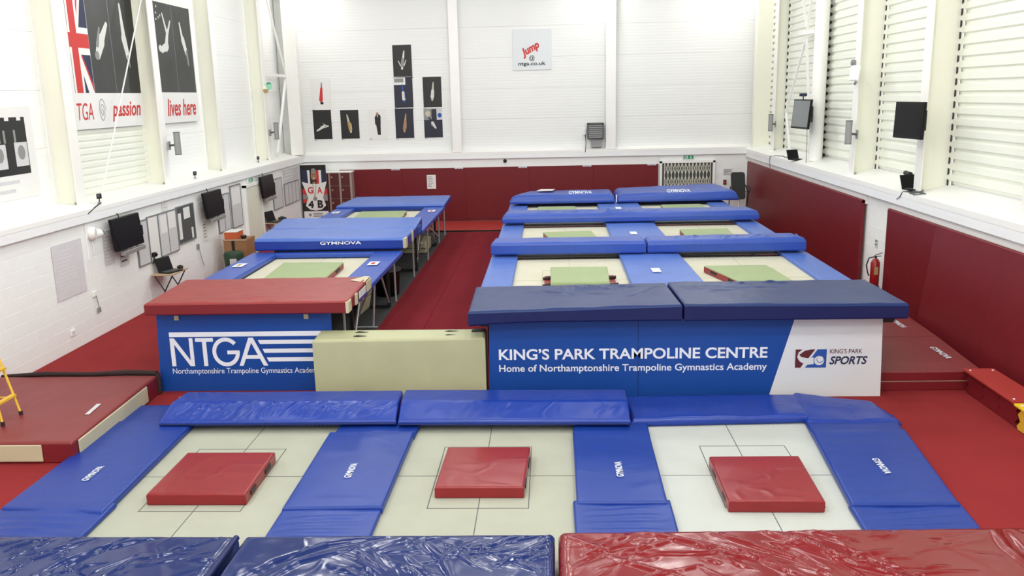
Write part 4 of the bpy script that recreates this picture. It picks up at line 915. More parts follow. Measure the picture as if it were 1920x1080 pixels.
# ================================================================== BACK WALL THINGS
FB = lambda x, z, y=30.985: ((x, y, z), (1, 0, 0), (0, 0, 1))
GP = 'framed action photographs on the back wall'
def poster(lab, x, z, w_, h_, bg, draw, group=GP, y=30.985, border=True):
    t = thing('poster', lab, 'poster', (x+w_/2, y+.01, z), group)
    MB().box((x-.02, y, z-.05), (x+w_+.02, y+.012, z+h_+.02)).build('sheet', m_paper, t)
    fr = FB(x, z, y); b = MB(); frect(b, fr, 0, 0, w_, h_, bg, .002); b.build('photo_print', bg, t)
    b = MB(); draw(b, fr, w_, h_); b.build('figure_print', m_pale, t)
    b = MB(); frect(b, fr, 0, -.035, .1, -.015, m_mid, .002); b.build('caption', m_mid, t)
    return t
def fig_vertical(lean, col1, col2, arms=False, tip=0.0):
    def d(b, fr, w_, h_):
        cx, cy = w_*.5, h_*.5
        limb(b, fr, (cx+lean*.30, cy+.33), (cx+lean*.12, cy+.02), .035, .075, col1, .004)
        limb(b, fr, (cx+lean*.24, cy+.30), (cx+lean*.06, cy+.02), .03, .07, col1, .0045)
        limb(b, fr, (cx+lean*.10, cy+.05), (cx-lean*.04, cy-.17), .10, .12, col2, .005)
        fcirc(b, fr, cx-lean*.07, cy-.25, .038, .05, col1, .006)
        if arms:
            limb(b, fr, (cx+.06, cy-.16), (cx+.13, cy+.02), .03, .025, col1, .0055); limb(b, fr, (cx-.07, cy-.16), (cx-.14, cy+.0), .03, .025, col1, .0055)
        else:
            limb(b, fr, (cx-lean*.02+.05, cy-.15), (cx+.05+lean*.05, cy+.04), .03, .025, col1, .0055)
    return d
def fig_pike(b, fr, w_, h_):
    limb(b, fr, (w_*.18, h_*.30), (w_*.62, h_*.47), .05, .10, m_pale, .004); limb(b, fr, (w_*.45, h_*.42), (w_*.80, h_*.46), .09, .05, m_pale, .005)
    limb(b, fr, (w_*.50, h_*.56), (w_*.68, h_*.50), .022, .03, m_mid, .0055); fcirc(b, fr, w_*.66, h_*.42, .04, .035, m_mid, .006)
def fig_standing(b, fr, w_, h_):
    limb(b, fr, (w_*.52, h_*.14), (w_*.49, h_*.5), .06, .11, m_posterblack, .004); limb(b, fr, (w_*.60, h_*.13), (w_*.58, h_*.5), .055, .10, m_posterblack, .0045)
    limb(b, fr, (w_*.53, h_*.48), (w_*.53, h_*.74), .17, .19, m_posterblack, .005); limb(b, fr, (w_*.40, h_*.50), (w_*.42, h_*.72), .06, .09, m_posterblack, .0055)
    fcirc(b, fr, w_*.50, h_*.84, .045, .06, m_skintone, .006); fpoly(b, fr, [(w_*.48, h_*.78), (w_*.50, h_*.70), (w_*.53, h_*.78)], m_paper, .0065)
def fig_red(b, fr, w_, h_):
    limb(b, fr, (w_*.58, h_*.86), (w_*.56, h_*.66), .03, .05, m_dgrey, .004); limb(b, fr, (w_*.56, h_*.68), (w_*.50, h_*.30), .08, .13, m_redink, .005)
    fcirc(b, fr, w_*.54, h_*.2, .06, .05, m_posterblack, .006)
poster('black photo of a pale gymnast upside down, topmost of the wall photographs', -5.43, 5.12, .66, 1.07, m_posterblack, fig_vertical(.25, m_pale, m_mid, True))
def d_blue(b, fr, w_, h_):
    frect(b, fr, 0, h_*.76, w_*.62, h_, m_paper, .003); frect(b, fr, .02, h_*.84, w_*.52, h_*.97, m_mid, .004)
    fig_vertical(-.12, m_blueink, m_pale)(b, fr, w_, h_*.9)
m_pnavy = mat('poster_navy', (28, 28, 48), 0.5)
poster('photo of a blue clad gymnast, pale window above, middle of the tall column', -5.44, 4.06, .66, 1.03, m_pnavy, d_blue)
poster('photo of a gymnast in yellow and red on navy, lowest of the tall column', -5.45, 3.0, .65, 1.01, m_pnavy, fig_vertical(.2, m_gold, m_skintone))
poster('black photo of a cream clad gymnast, upper right by the white column', -4.42, 4.05, .65, 1.04, m_posterblack, fig_vertical(.15, m_skin, m_pale))
def d_coll(b, fr, w_, h_):
    frect(b, fr, 0, h_*.62, w_*.42, h_, m_mid, .003); fcirc(b, fr, w_*.22, h_*.84, .09, .1, m_skin, .004); frect(b, fr, w_*.70, h_*.62, w_, h_, m_paperg, .003); fcirc(b, fr, w_*.86, h_*.78, .07, .08, m_blueink, .004)
    limb(b, fr, (w_*.28, h_*.70), (w_*.48, h_*.5), .05, .1, m_navyink, .005); limb(b, fr, (w_*.46, h_*.52), (w_*.62, h_*.34), .10, .06, m_pale, .0055); limb(b, fr, (w_*.38, h_*.46), (w_*.52, h_*.38), .03, .03, m_mid, .006)
poster('photo of a gymnast diving with two pale pictures behind, lower right by the column', -4.43, 3.0, .65, .99, m_pnavy, d_coll)
poster('white photo of a red clad gymnast feet up, above the leftmost black photo', -8.38, 4.07, .66, 1.05, m_paper, fig_red)
poster('black photo of a gymnast folded in half sideways, leftmost of the bottom row', -8.38, 3.02, .65, 1.0, m_posterblack, fig_pike)
poster('black photo of a gymnast in cream leaning left, second in the bottom row', -7.40, 3.02, .65, 1.0, m_posterblack, fig_vertical(-.3, m_skin, m_gold))
poster('white photo of a person standing in a black suit, third in the bottom row', -6.40, 3.02, .64, 1.0, m_paper, fig_standing)

t = thing('wall_sign', 'square white sign reading Jump at a web address, centre of the back wall', 'sign', (-.58, 30.99, 5.25))
MB().box((-1.25, 30.96, 5.24), (.08, 30.99, 6.6)).build('sheet', m_boardw, t, .004)
FJ = FB(-1.25, 5.24, 30.96)
text_mesh('jump_lettering', 'Jump', FJ, .40, .37, .68, .34, m_redink, t, .004, bold=.045, shear=.25, rot=.50)
text_mesh('at_lettering', '@', FJ, .57, .30, .19, .19, m_posterblack, t, .005, bold=.01)
text_mesh('address_lettering', 'ntga.co.uk', FJ, .19, .12, .95, .16, m_posterblack, t, .004, bold=.025)

t = thing('fan_heater', 'grey louvred fan heater box on the back wall beside the right white column', 'heater', (1.58, 30.8, 2.85))
MB().box((1.30, 30.62, 2.85), (1.87, 30.95, 3.40)).build('casing', m_dgrey, t, .01)
for k in range(7): MB().hexa([(1.35, 30.585, 2.90+k*.066), (1.82, 30.585, 2.90+k*.066), (1.82, 30.62, 2.93+k*.066), (1.35, 30.62, 2.93+k*.066), (1.35, 30.585, 2.915+k*.066), (1.82, 30.585, 2.915+k*.066), (1.82, 30.62, 2.95+k*.066), (1.35, 30.62, 2.95+k*.066)]).build('louvre', m_grey, t)
MB().box((1.30, 30.58, 2.85), (1.35, 30.62, 3.40)).box((1.82, 30.58, 2.85), (1.87, 30.62, 3.40)).box((1.30, 30.58, 3.36), (1.87, 30.62, 3.40)).build('front_frame', m_dgrey, t)
MB().box((1.16, 30.9, 2.98), (1.26, 31.0, 3.2)).build('isolator', m_sill, t, .01)
MB().tube([(1.24, 30.9, 3.0), (1.26, 30.75, 2.7), (1.23, 30.69, 2.45), (1.23, 30.69, 2.4)], .012, 8).build('cable', m_dark, t)
MB().box((1.45, 30.75, 2.56), (1.8, 30.95, 2.85)).build('bracket', m_grey, t)

def exit_sign(lab, O, U_, w_, h_):
    t = thing('exit_sign', lab, 'sign', O); O = Vector(O); U_ = Vector(U_); N = U_.cross(Vector((0, 0, 1)))
    P = lambda u, v, n: O+U_*u+Vector((0, 0, v))+N*n
    MB().hexa([P(0, 0, 0), P(w_, 0, 0), P(w_, 0, .05), P(0, 0, .05), P(0, h_, 0), P(w_, h_, 0), P(w_, h_, .05), P(0, h_, .05)]).build('casing', m_sill, t, .006)
    fr = (P(0, 0, .05), U_, (0, 0, 1)); b = MB(); frect(b, fr, w_*.06, h_*.12, w_*.94, h_*.88, m_signgreen, .002); b.build('green_face', m_signgreen, t)
    b = MB(); fcirc(b, fr, w_*.22, h_*.72, h_*.08, h_*.08, m_print, .004, 10); limb(b, fr, (w_*.22, h_*.6), (w_*.2, h_*.4), h_*.16, h_*.14, m_print, .004); limb(b, fr, (w_*.2, h_*.4), (w_*.27, h_*.2), h_*.1, h_*.08, m_print, .004)
    limb(b, fr, (w_*.2, h_*.4), (w_*.12, h_*.25), h_*.1, h_*.08, m_print, .004); frect(b, fr, w_*.34, h_*.2, w_*.44, h_*.8, m_print, .004); limb(b, fr, (w_*.72, h_*.75), (w_*.72, h_*.3), h_*.12, h_*.12, m_print, .004)
    fpoly(b, fr, [(w_*.60, h_*.42), (w_*.72, h_*.2), (w_*.84, h_*.42)], m_print, .004); b.build('pictogram', m_print, t)
exit_sign('green and white exit sign above the folding grille on the back wall', (4.62, 30.8, 2.07), (1, 0, 0), .40, .17)
exit_sign('small green and white exit sign over the grille door in the left wall', (-8.8, 24.85, 2.08), (0, 1, 0), .42, .14)
t = thing('dome_camera', 'small black dome camera under the white ledge on the back wall', 'camera', (-1.59, 30.72, 2.1))
MB().tube([(-1.59, 30.79, 2.15), (-1.59, 30.74, 2.15)], .06, 14).build('mount', m_sill, t)
MB().tube([(-1.59, 30.74, 2.15), (-1.59, 30.70, 2.15), (-1.59, 30.665, 2.15), (-1.59, 30.65, 2.15)], [.065, .062, .04, .01], 14).build('dome', m_dark, t)
def notice(lab, fr, w_, h_, lines=5, m=m_paper, ink=m_mid, group=None, cat='notice', seed=0, blocks=False, nm='notice'):
    O = Vector(fr[0]); t = thing(nm, lab, cat, O+Vector(fr[1]).normalized()*w_/2, group); N = Vector(fr[1]).cross(Vector(fr[2]))
    U_ = Vector(fr[1]); V_ = Vector(fr[2]); P = lambda u, v, n: O+U_*u+V_*v+N*n
    fixn(MB().hexa([P(0, 0, -.004), P(w_, 0, -.004), P(w_, 0, .004), P(0, 0, .004), P(0, h_, -.004), P(w_, h_, -.004), P(w_, h_, .004), P(0, h_, .004)]).build('sheet', m, t))
    r_ = random.Random(seed); b = MB()
    for k in range(lines):
        v = h_*(.88-.8*k/max(lines, 1)); l = r_.uniform(.5, .9)
        frect(b, fr, w_*.08, v-h_*.28/max(lines, 1), w_*(.08+.84*l), v, ink, .006)
    if lines: b.build('printed_lines', ink, t)
    return t
notice('white notice sheet pinned to the maroon back wall mat', ((-4.38, 30.70, 1.22), (1, 0, 0), (0, 0, 1)), .32, .49, 7, seed=3)
notice('small grey notice beside the black bench at the back right corner', ((6.05, 30.78, 1.52), (1, 0, 0), (0, 0, 1)), .3, .2, 3, m_paperg, seed=2)
for zz, lab in ((1.18, 'upper small dark red call point box beside the black bench'), (.86, 'lower small dark red switch box beside the black bench')):
    t = thing('call_point', lab, 'alarm', (6.12, 30.78, zz)); MB().box((6.06, 30.74, zz), (6.16, 30.8, zz+.16)).build('box', m_maroonink, t, .006)
    MB().box((6.085, 30.732, zz+.05), (6.135, 30.742, zz+.11)).build('glass', m_redink, t)

# lockers
t = thing('locker', 'maroon double locker with grey frame beside the flag banner', 'locker', (-7.3, 30.5, 0))
MB().box((-7.98, 30.3, 0), (-6.98, 30.7, 1.9)).build('carcass', m_lockerframe, t, .01)
MB().box((-8.0, 30.27, 1.88), (-6.96, 30.7, 1.92)).build('top', m_sill, t, .006)
for c_ in range(2):
    for k in range(4):
        x0 = -7.74+c_*.38; z0 = .08+k*.45
        d_ = MB().box((x0, 30.28, z0), (x0+.31, 30.3, z0+.435)).build('door', m_lockerdoor, t, .006)
        MB().tube([(x0+.06, 30.28, z0+.3), (x0+.06, 30.262, z0+.3)], .03, 12).build('lock', m_lockerframe, d_)
MB().box((-7.96, 30.282, .06), (-7.80, 30.3, 1.86)).build('side_door', m_lockerdoor, t)

# roll-up banner: flag background and a person in a white tracksuit
t = thing('rollup_banner', 'tall pull up banner with a union flag and a person in a white tracksuit', 'banner', (-8.3, 30.2, 0))
fr = ((-8.72, 30.16, .2), (1, 0, 0), (0, 0, 1)); W_, H_ = .88, 2.0
MB().box((-8.72, 30.16, .2), (-7.84, 30.166, 2.2)).build('banner_sheet', m_paper, t)
MB().box((-8.74, 30.08, 0), (-7.82, 30.24, .1)).build('base', m_grey, t, .02); MB().box((-8.74, 30.14, 2.18), (-7.82, 30.18, 2.22)).build('top_rail', m_sill, t)
MB().tube([(-8.28, 30.2, .1), (-8.28, 30.18, 2.18)], .012, 8).build('pole', m_grey, t)
MB().box((-8.745, 30.14, .1), (-8.715, 30.17, 2.18)).build('edge_strip', m_dark, t)
b = MB(); S_ = lambda pts, m, o: fpoly(b, fr, [(x*W_, y*H_) for x, y in pts], m, o)
S_([(0, .18), (1, .18), (1, 1), (0, 1)], m_posterblack, .002)
S_([(0, .70), (.28, .64), (.28, .90), (0, .90)], m_navyink, .003); S_([(.80, .66), (1, .70), (1, .90), (.80, .90)], m_navyink, .003)
S_([(.26, .64), (.34, .64), (.34, .90), (.24, .90)], m_paper, .0035); S_([(.66, .64), (.80, .64), (.80, .90), (.66, .90)], m_paper, .0035)
S_([(.60, .62), (.70, .62), (.70, .90), (.60, .90)], m_redink, .004)
S_([(0, .48), (.24, .46), (.24, .54), (0, .58)], m_redink, .004); S_([(.80, .46), (1, .48), (1, .58), (.78, .56)], m_redink, .004)
S_([(0, .36), (1, .36), (1, .48), (0, .48)], m_mid, .003); S_([(0, .32), (.3, .36), (.3, .42), (0, .38)], m_redink, .0042)
S_([(.0, .70), (.36, .66), (.66, .66), (1, .70), (.82, .42), (.92, .28), (.74, .21), (.5, .19), (.26, .21), (.10, .28), (.22, .42)], m_paper, .005)
b.build('flag_print', m_paper, t)
b = MB(); fcirc(b, fr, .50*W_, .80*H_, .105, .155, m_skintone, .007); fpoly(b, fr, [(.40*W_, .85*H_), (.60*W_, .85*H_), (.58*W_, .92*H_), (.50*W_, .935*H_), (.42*W_, .92*H_)], m_mid, .008)
fcirc(b, fr, .455*W_, .825*H_, .02, .012, m_posterblack, .009, 8); fcirc(b, fr, .545*W_, .825*H_, .02, .012, m_posterblack, .009, 8); fpoly(b, fr, [(.45*W_, .765*H_), (.50*W_, .752*H_), (.55*W_, .765*H_), (.50*W_, .772*H_)], m_paper, .009)
fpoly(b, fr, [(.44*W_, .70*H_), (.56*W_, .70*H_), (.55*W_, .66*H_), (.45*W_, .66*H_)], m_skintone, .0072); b.build('person_print', m_skintone, t)
b = MB(); limb(b, fr, (.44*W_, .66*H_), (.49*W_, .42*H_), .02, .02, m_gold, .0085); limb(b, fr, (.57*W_, .66*H_), (.51*W_, .42*H_), .02, .02, m_gold, .0085); fcirc(b, fr, .5*W_, .40*H_, .075, .075, m_mid, .009); b.build('medal_print', m_gold, t)
text_mesh('lettering', 'G', fr, .22*W_, .49*H_, .19, .24, m_redink, t, .0065, bold=.03); text_mesh('lettering', 'A', fr, .60*W_, .49*H_, .18, .24, m_redink, t, .0065, bold=.03)
text_mesh('lettering', '4', fr, .20*W_, .235*H_, .2, .26, m_posterblack, t, .0065, bold=.05); text_mesh('lettering', 'B', fr, .58*W_, .235*H_, .2, .28, m_posterblack, t, .0065, bold=.05)
b = MB(); frect(b, fr, 0, 0, W_, .18*H_, m_paper, .003); b.build('footer', m_paper, t)
b = MB(); frect(b, fr, .38*W_, .12*H_, .75*W_, .145*H_, m_mid, .004); frect(b, fr, .38*W_, .085*H_, .85*W_, .10*H_, m_dgrey, .004); fcirc(b, fr, .25*W_, .115*H_, .05, .055, m_mid, .004); b.build('footer_print', m_mid, t)

# black upholstered bench stood on end in the back right corner
t = thing('exercise_bench', 'black padded exercise bench stood on end in the back right corner', 'bench', (6.35, 29.8, 0))
b = MB(); n = 10; pts = []
w2, h2, rr = .235, .46, .09
for cx, cy, a0 in ((w2-rr, h2-rr, 0), (-(w2-rr), h2-rr, 90), (-(w2-rr), -(h2-rr), 180), (w2-rr, -(h2-rr), 270)):
    for k in range(6): a = math.radians(a0+k*18); pts.append((cx+rr*math.cos(a), cy+rr*math.sin(a)))
def BP(x, y, n_): return (6.36+x+.05*(-y), 29.72+n_+y*.06, 1.23+y)
fr_ = [BP(x, y, 0) for x, y in pts]; bk = [BP(x, y, .07) for x, y in pts]; n = len(pts)
b.add(fr_+bk, [tuple(range(n)), tuple(reversed(range(n, 2*n)))]+[(i, (i+1) % n, n+(i+1) % n, n+i) for i in range(n)]); fixn(b.build('pad', mat('black_vinyl', (46, 52, 50), .5), t, .015, 3))
b = MB(); b.tube([(6.12, 29.85, 1.2), (6.10, 29.9, .6), (6.06, 29.8, .02)], .018, 8).build('side_frame', m_dark, t)
MB().tube([(6.62, 29.85, 1.25), (6.72, 29.8, 1.0), (6.70, 29.9, .5), (6.72, 29.8, .02)], .02, 8).build('side_frame', m_dark, t)
MB().tube([(6.08, 29.8, .03), (6.72, 29.8, .03)], .02, 8).build('foot_bar', m_dark, t)
MB().tube([(6.40, 29.8, .78), (6.44, 29.8, .05)], .028, 10).build('post', m_sill, t)
MB().tube([(6.12, 29.86, 1.0), (6.66, 29.86, 1.02)], .016, 8).build('cross_bar', m_grey, t)
MB().tube([(6.70, 29.8, 1.2), (6.78, 29.75, 1.12), (6.72, 29.75, .98)], .022, 8).build('grip', m_dark, t)

# ================================================================== LEFT WALL THINGS
FL = lambda y, z, x=-8.79: ((x, y, z), (0, 1, 0), (0, 0, 1))
GT = 'wall televisions on the left wall'
for y0, lab in ((16.5, 'black wall television nearest the camera on the left wall'), (21.15, 'black wall television in the middle of the left wall'), (25.5, 'farthest black wall television on the left wall, past the grille door')):
    t = thing('television', lab, 'television', (-8.65, y0+.6, 1.4), GT)
    MB().hexa([(-8.62, y0+.02, 1.55), (-8.54, y0, 1.55), (-8.54, y0+1.16, 1.55), (-8.62, y0+1.14, 1.55), (-8.68, y0+.02, 2.19), (-8.60, y0, 2.19), (-8.60, y0+1.16, 2.19), (-8.68, y0+1.14, 2.19)]).build('casing', m_blackp, t, .01)
    MB().poly([(-8.537, y0+.04, 1.59), (-8.537, y0+1.12, 1.59), (-8.596, y0+1.12, 2.16), (-8.596, y0+.04, 2.16)]).build('screen', m_screen, t)
    MB().box((-8.80, y0+.4, 1.7), (-8.62, y0+.75, 2.05)).build('wall_bracket', m_dark, t)
    MB().box((-8.62, y0+.25, 1.43), (-8.52, y0+1.15, 1.52)).build('soundbar', m_grey, t, .015)
    MB().tube([(-8.66, y0+.45, 2.17), (-8.70, y0+.45, 2.27)], .012, 6).build('cable', m_dark, t)
    MB().box((-8.62, y0+1.14, 1.72), (-8.56, y0+1.19, 1.92)).build('side_unit', m_dark, t)
notice('large faint grey poster sheet nearest on the left wall', FL(14.68, .98), .98, 1.0, 12, mat('faint_paper', (214, 212, 216), .7, var=.04, vscale=9), mat('faint_ink', (222, 220, 222), .7), seed=4, cat='poster')
notice('narrow faint sheet between the wall bell and the nearest television', FL(16.45, 1.29), .36, .68, 8, m_paperg, m_paper, seed=5)
notice('small framed notice just below the nearest television', FL(17.04, 1.15), .36, .26, 2, m_paperg, m_dgrey, seed=6)
notice('narrow notice strip below the middle television', FL(21.35, .95), .28, .5, 5, m_paper, m_mid, seed=7)
notice('small notice below the farthest television', FL(25.75, 1.1), .34, .28, 2, m_paperg, m_dgrey, seed=8)
notice('pale sheet high on the wall above the framed boards', FL(19.95-.75, 2.0), .3, .2, 2, m_paper, m_paperg, seed=18)
def framed(lab, y0, z0, w_, h_, m=m_paperg, nlines=0, fw=.025, cells=1, fm=None, cat='notice board', extra=None):
    fm = fm or mat('frame_grey', (128, 130, 132), .5)
    t = thing('notice_board', lab, cat, (-8.78, y0+w_/2, z0))
    MB().box((-8.80, y0, z0), (-8.775, y0+w_, z0+h_)).build('board', m, t)
    for a, b_ in (((y0-fw/2, z0), (y0+fw/2, z0+h_)), ((y0+w_-fw/2, z0), (y0+w_+fw/2, z0+h_)), ((y0, z0-fw/2), (y0+w_, z0+fw/2)), ((y0, z0+h_-fw/2), (y0+w_, z0+h_+fw/2))):
        MB().box((-8.80, a[0], a[1]), (-8.765, b_[0], b_[1])).build('frame_rail', fm, t)
    for k in range(1, cells):
        yy = y0+w_*k/cells; MB().box((-8.80, yy-fw/2, z0), (-8.768, yy+fw/2, z0+h_)).build('divider', fm, t)
    if extra:
        for j, (u0, v0, u1, v1, mm) in enumerate(extra): MB().box((-8.776, y0+u0, z0+v0), (-8.77, y0+u1, z0+v1)).build('pinned_sheet', mm, t)
    return t
framed('grey framed whiteboard right beside the nearest television', 17.82, 1.0, .52, .95, m_paperg)
framed('wide framed whiteboard behind the laptop table', 18.36, 1.0, .50, .98, m_paper)
framed('framed two column whiteboard with papers, left of the dark noticeboard', 18.88, 1.02, .95, .96, m_paperg, cells=2, extra=[(.1, .5, .42, .9, m_paper), (.52, .55, .9, .93, m_paper)])
framed('dark grey noticeboard with white sheets pinned to it', 19.88, 1.13, .98, .87, m_dgrey, extra=[(.06, .1, .22, .72, m_paper), (.38, .55, .74, .82, m_paper), (.76, .04, .86, .3, m_paper)])
framed('grey framed board just right of the middle television', 22.42, 1.0, .85, .98, m_paperg, cells=2)
framed('tall grey framed poster case left of the grille door', 23.42, .98, .8, 1.15, m_paperg, cells=1, extra=[(.08, .62, .72, 1.08, m_paper), (.08, .08, .72, .54, m_paperg)])
framed('small framed board right of the farthest television', 27.1, 1.0, .95, .96, m_paperg)
framed('framed board with four columns in the far left corner', 28.3, 1.0, 1.65, .70, m_paperg, cells=4)
notice('row of pale sheets above the four column board in the far left corner', FL(28.3, 1.74), 1.7, .4, 3, m_paperg, m_paper, seed=9)
t = thing('wall_bell', 'cream bell shaped siren on the left wall beside the nearest television', 'siren', (-8.7, 16.05, 1.9))
MB().tube([(-8.8, 16.05, 2.0), (-8.74, 16.05, 2.0), (-8.70, 16.06, 2.0)], [.13, .13, .10], 16).build('base', m_sill, t)
MB().tube([(-8.70, 16.06, 2.0), (-8.64, 16.12, 1.99), (-8.62, 16.16, 1.98)], [.10, .08, .03], 16).build('dome', m_fascia, t); MB().bar((-8.64, 16.2, 2.03), (-8.62, 16.32, 1.93), .05, .02).build('hammer', m_grey, t)
MB().tube([(-8.785, 16.05, 1.9), (-8.785, 16.07, 1.6)], .01, 6).build('cable', m_fascia, t)
t = thing('pull_cord', 'white socket with a hanging lead on the left wall below the bell', 'socket', (-8.78, 15.9, .5))
MB().box((-8.8, 15.84, .8), (-8.77, 15.96, .9)).build('socket_plate', m_sill, t, .004); MB().tube([(-8.765, 15.9, .82), (-8.765, 15.94, .65), (-8.765, 15.97, .56)], .008, 6).build('cord', m_grey, t)
MB().box((-8.79, 15.93, .47), (-8.75, 16.0, .57)).build('plug', m_grey, t, .008)
t = thing('pull_cord', 'white socket and lead on the left wall below the dark noticeboard', 'socket', (-8.78, 20.95, .35))
MB().box((-8.8, 20.88, .84), (-8.77, 21.0, .96)).build('socket_plate', m_grey, t, .004); MB().tube([(-8.765, 20.95, .86), (-8.765, 21.05, .55), (-8.765, 21.15, .38)], .008, 6).build('cord', m_grey, t)
t = thing('wall_socket', 'small white socket low on the nearest stretch of left wall', 'socket', (-8.79, 15.0, .28))
MB().box((-8.8, 14.93, .27), (-8.78, 15.07, .38)).build('socket_plate', m_sill, t, .004); MB().box((-8.782, 14.97, .30), (-8.778, 15.03, .35)).build('switch', m_paperg, t)

def folding_table(lab, y0, y1, x0=-8.75, x1=-8.25, z=.74):
    t = thing('folding_table', lab, 'table', ((x0+x1)/2, (y0+y1)/2, 0))
    MB().box((x0, y0, z-.025), (x1, y1, z)).build('table_top', m_woodtop, t, .006)
    for yy in (y0+.06, y1-.06):
        for xa, xb_ in ((x0+.05, x1-.05), (x1-.05, x0+.05)): MB().tube([(xa, yy, 0.01), (xb_, yy, z-.03)], .014, 8).build('leg', m_dark, t)
    MB().tube([(x0+.06, y0+.06, .05), (x0+.06, y1-.06, .05)], .012, 8).build('stretcher', m_dark, t)
    return t
folding_table('small folding table holding an open laptop under the nearest boards', 18.2, 19.0)
folding_table('small folding table with a laptop beyond the grille door', 26.0, 27.0)
def laptop(lab, x, y, z, ang, s=1.0, m=m_blackp):
    t = thing('laptop', lab, 'laptop', (x, y, z)); ca, sa = math.cos(ang), math.sin(ang)
    P = lambda u, v, n: (x+u*ca-v*sa, y+u*sa+v*ca, z+n)
    w2, d2 = .19*s, .13*s
    MB().hexa([P(-w2, -d2, .0), P(w2, -d2, .0), P(w2, d2, .0), P(-w2, d2, .0), P(-w2, -d2, .022), P(w2, -d2, .022), P(w2, d2, .022), P(-w2, d2, .022)]).build('keyboard_base', m, t, .004)
    MB().hexa([P(-w2, d2-.012, .022), P(w2, d2-.012, .022), P(w2, d2+.004, .022), P(-w2, d2+.004, .022), P(-w2, d2+.07*s, .27*s), P(w2, d2+.07*s, .27*s), P(w2, d2+.09*s, .27*s), P(-w2, d2+.09*s, .27*s)]).build('screen_lid', m, t, .004)
    MB().poly([P(-w2+.015, -d2+.06, .0235), P(w2-.015, -d2+.06, .0235), P(w2-.015, d2-.02, .0235), P(-w2+.015, d2-.02, .0235)]).build('keys', m_dgrey, t)
    return t
laptop('open black laptop on the folding table under the nearest boards', -8.45, 18.55, .74, math.radians(70), 1.15)
t = thing('webcam', 'small black camera on a clamp above the laptop table', 'camera', (-8.72, 18.5, 1.12)); MB().box((-8.78, 18.4, 1.1), (-8.70, 18.5, 1.2)).build('body', m_dark, t, .01); MB().tube([(-8.74, 18.45, 1.1), (-8.76, 18.4, .95)], .012, 6).build('arm', m_dark, t)
MB().tube([(-8.70, 18.45, 1.15), (-8.67, 18.45, 1.15)], .025, 10).build('lens', m_screen, t)
t = thing('computer_mouse', 'black game pad lying beside the open laptop', 'mouse', (-8.38, 18.85, .74)); MB().tube([(-8.44, 18.85, .775), (-8.38, 18.88, .79), (-8.32, 18.9, .775)], [.03, .045, .03], 10).build('body', m_dark, t)
laptop('open black laptop on the far folding table beyond the grille door', -8.5, 26.3, .74, math.radians(75), 1.2)
t = thing('headset', 'dark bundle lying beside the far laptop', 'equipment', (-8.45, 26.75, .74)); MB().tube([(-8.55, 26.7, .77), (-8.45, 26.75, .80), (-8.35, 26.85, .77)], [.04, .06, .04], 10).build('body', m_dark, t)
t = thing('cupboard', 'brown wooden cupboard against the left wall behind the trampoline', 'cupboard', (-8.3, 22.3, 0))
MB().box((-8.55, 22.0, 0), (-7.95, 22.7, .88)).build('carcass', m_wood, t, .008)
MB().box((-8.57, 21.98, .86), (-7.93, 22.0, .9)).build('front_lip', m_woodtop, t); MB().box((-8.255, 21.985, .04), (-8.33, 22.0, .86)).build('door_gap', m_dark, t)
t = thing('document_tray', 'orange card box on top of the brown cupboard', 'box', (-8.45, 22.3, .88))
MB().box((-8.53, 22.05, .885), (-8.2, 22.55, 1.07)).build('box', m_orange, t, .006); MB().box((-8.54, 22.04, 1.07), (-8.19, 22.56, 1.085)).build('lid', m_paper, t, .004)
t = thing('small_pot', 'dark round pot beside the orange box on the cupboard', 'pot', (-8.07, 22.2, .88)); MB().tube([(-8.07, 22.2, .885), (-8.07, 22.2, .95), (-8.07, 22.2, .97)], [.06, .08, .07], 14).build('pot', m_dark, t)
t = thing('waste_bin', 'dark green bin with white bag beside the brown cupboard', 'bin', (-8.1, 21.45, 0))
MB().tube([(-8.1, 21.45, .0), (-8.1, 21.45, .02), (-8.1, 21.45, .60), (-8.1, 21.45, .66)], [.17, .20, .25, .22], 20).build('body', m_greenp, t); MB().box((-8.12, 21.19, .32), (-7.95, 21.24, .52)).build('label_patch', m_paperg, t, .01)

# upper left wall
def banner_x(lab, y0, y1, z0, z1, x=-9.37):
    t = thing('wall_banner', lab, 'banner', (x, (y0+y1)/2, z0))
    MB().box((x-.012, y0, z0), (x, y1, z1)).build('banner_sheet', m_paper, t); return t
t = banner_x('large printed banner with part of a union flag and two white figures over red script', 17.10, 20.04, 3.92, 7.6)
fr = ((-9.37, 17.10, 3.92), (0, 1, 0), (0, 0, 1)); b = MB()
FX0, FX1, FZ0, FZ1 = .10, .86, .72, 3.66
frect(b, fr, FX0, FZ0, FX1, FZ1, m_navyink, .001)
fpoly(b, fr, [(.30, 1.6), (.46, 1.6), (.86, .72), (.64, .72)], m_paper, .0015); fpoly(b, fr, [(.44, 1.55), (.49, 1.55), (.86, .86), (.86, .74)], m_redink, .002)
fpoly(b, fr, [(.34, 1.9), (.50, 1.9), (.82, 3.0), (.60, 3.0)], m_paper, .0015); fpoly(b, fr, [(.38, 1.95), (.44, 1.95), (.70, 3.0), (.64, 3.0)], m_redink, .002)
frect(b, fr, FX0, 1.47, FX1, 2.0, m_paper, .0025); frect(b, fr, .11, FZ0, .50, FZ1, m_paper, .0026); frect(b, fr, FX0, 1.60, FX1, 1.88, m_redink, .003); frect(b, fr, .18, FZ0, .42, FZ1, m_redink, .0031)
b.build('flag_print', m_navyink, t)
b = MB(); frect(b, fr, .87, FZ0, 2.93, FZ1, m_postergrey, .001); frect(b, fr, 2.42, FZ0, 2.93, FZ1, m_posterblack, .0015); frect(b, fr, 1.80, FZ0, 1.815, FZ1, m_mid, .002); b.build('photo_print', m_postergrey, t)
b = MB()
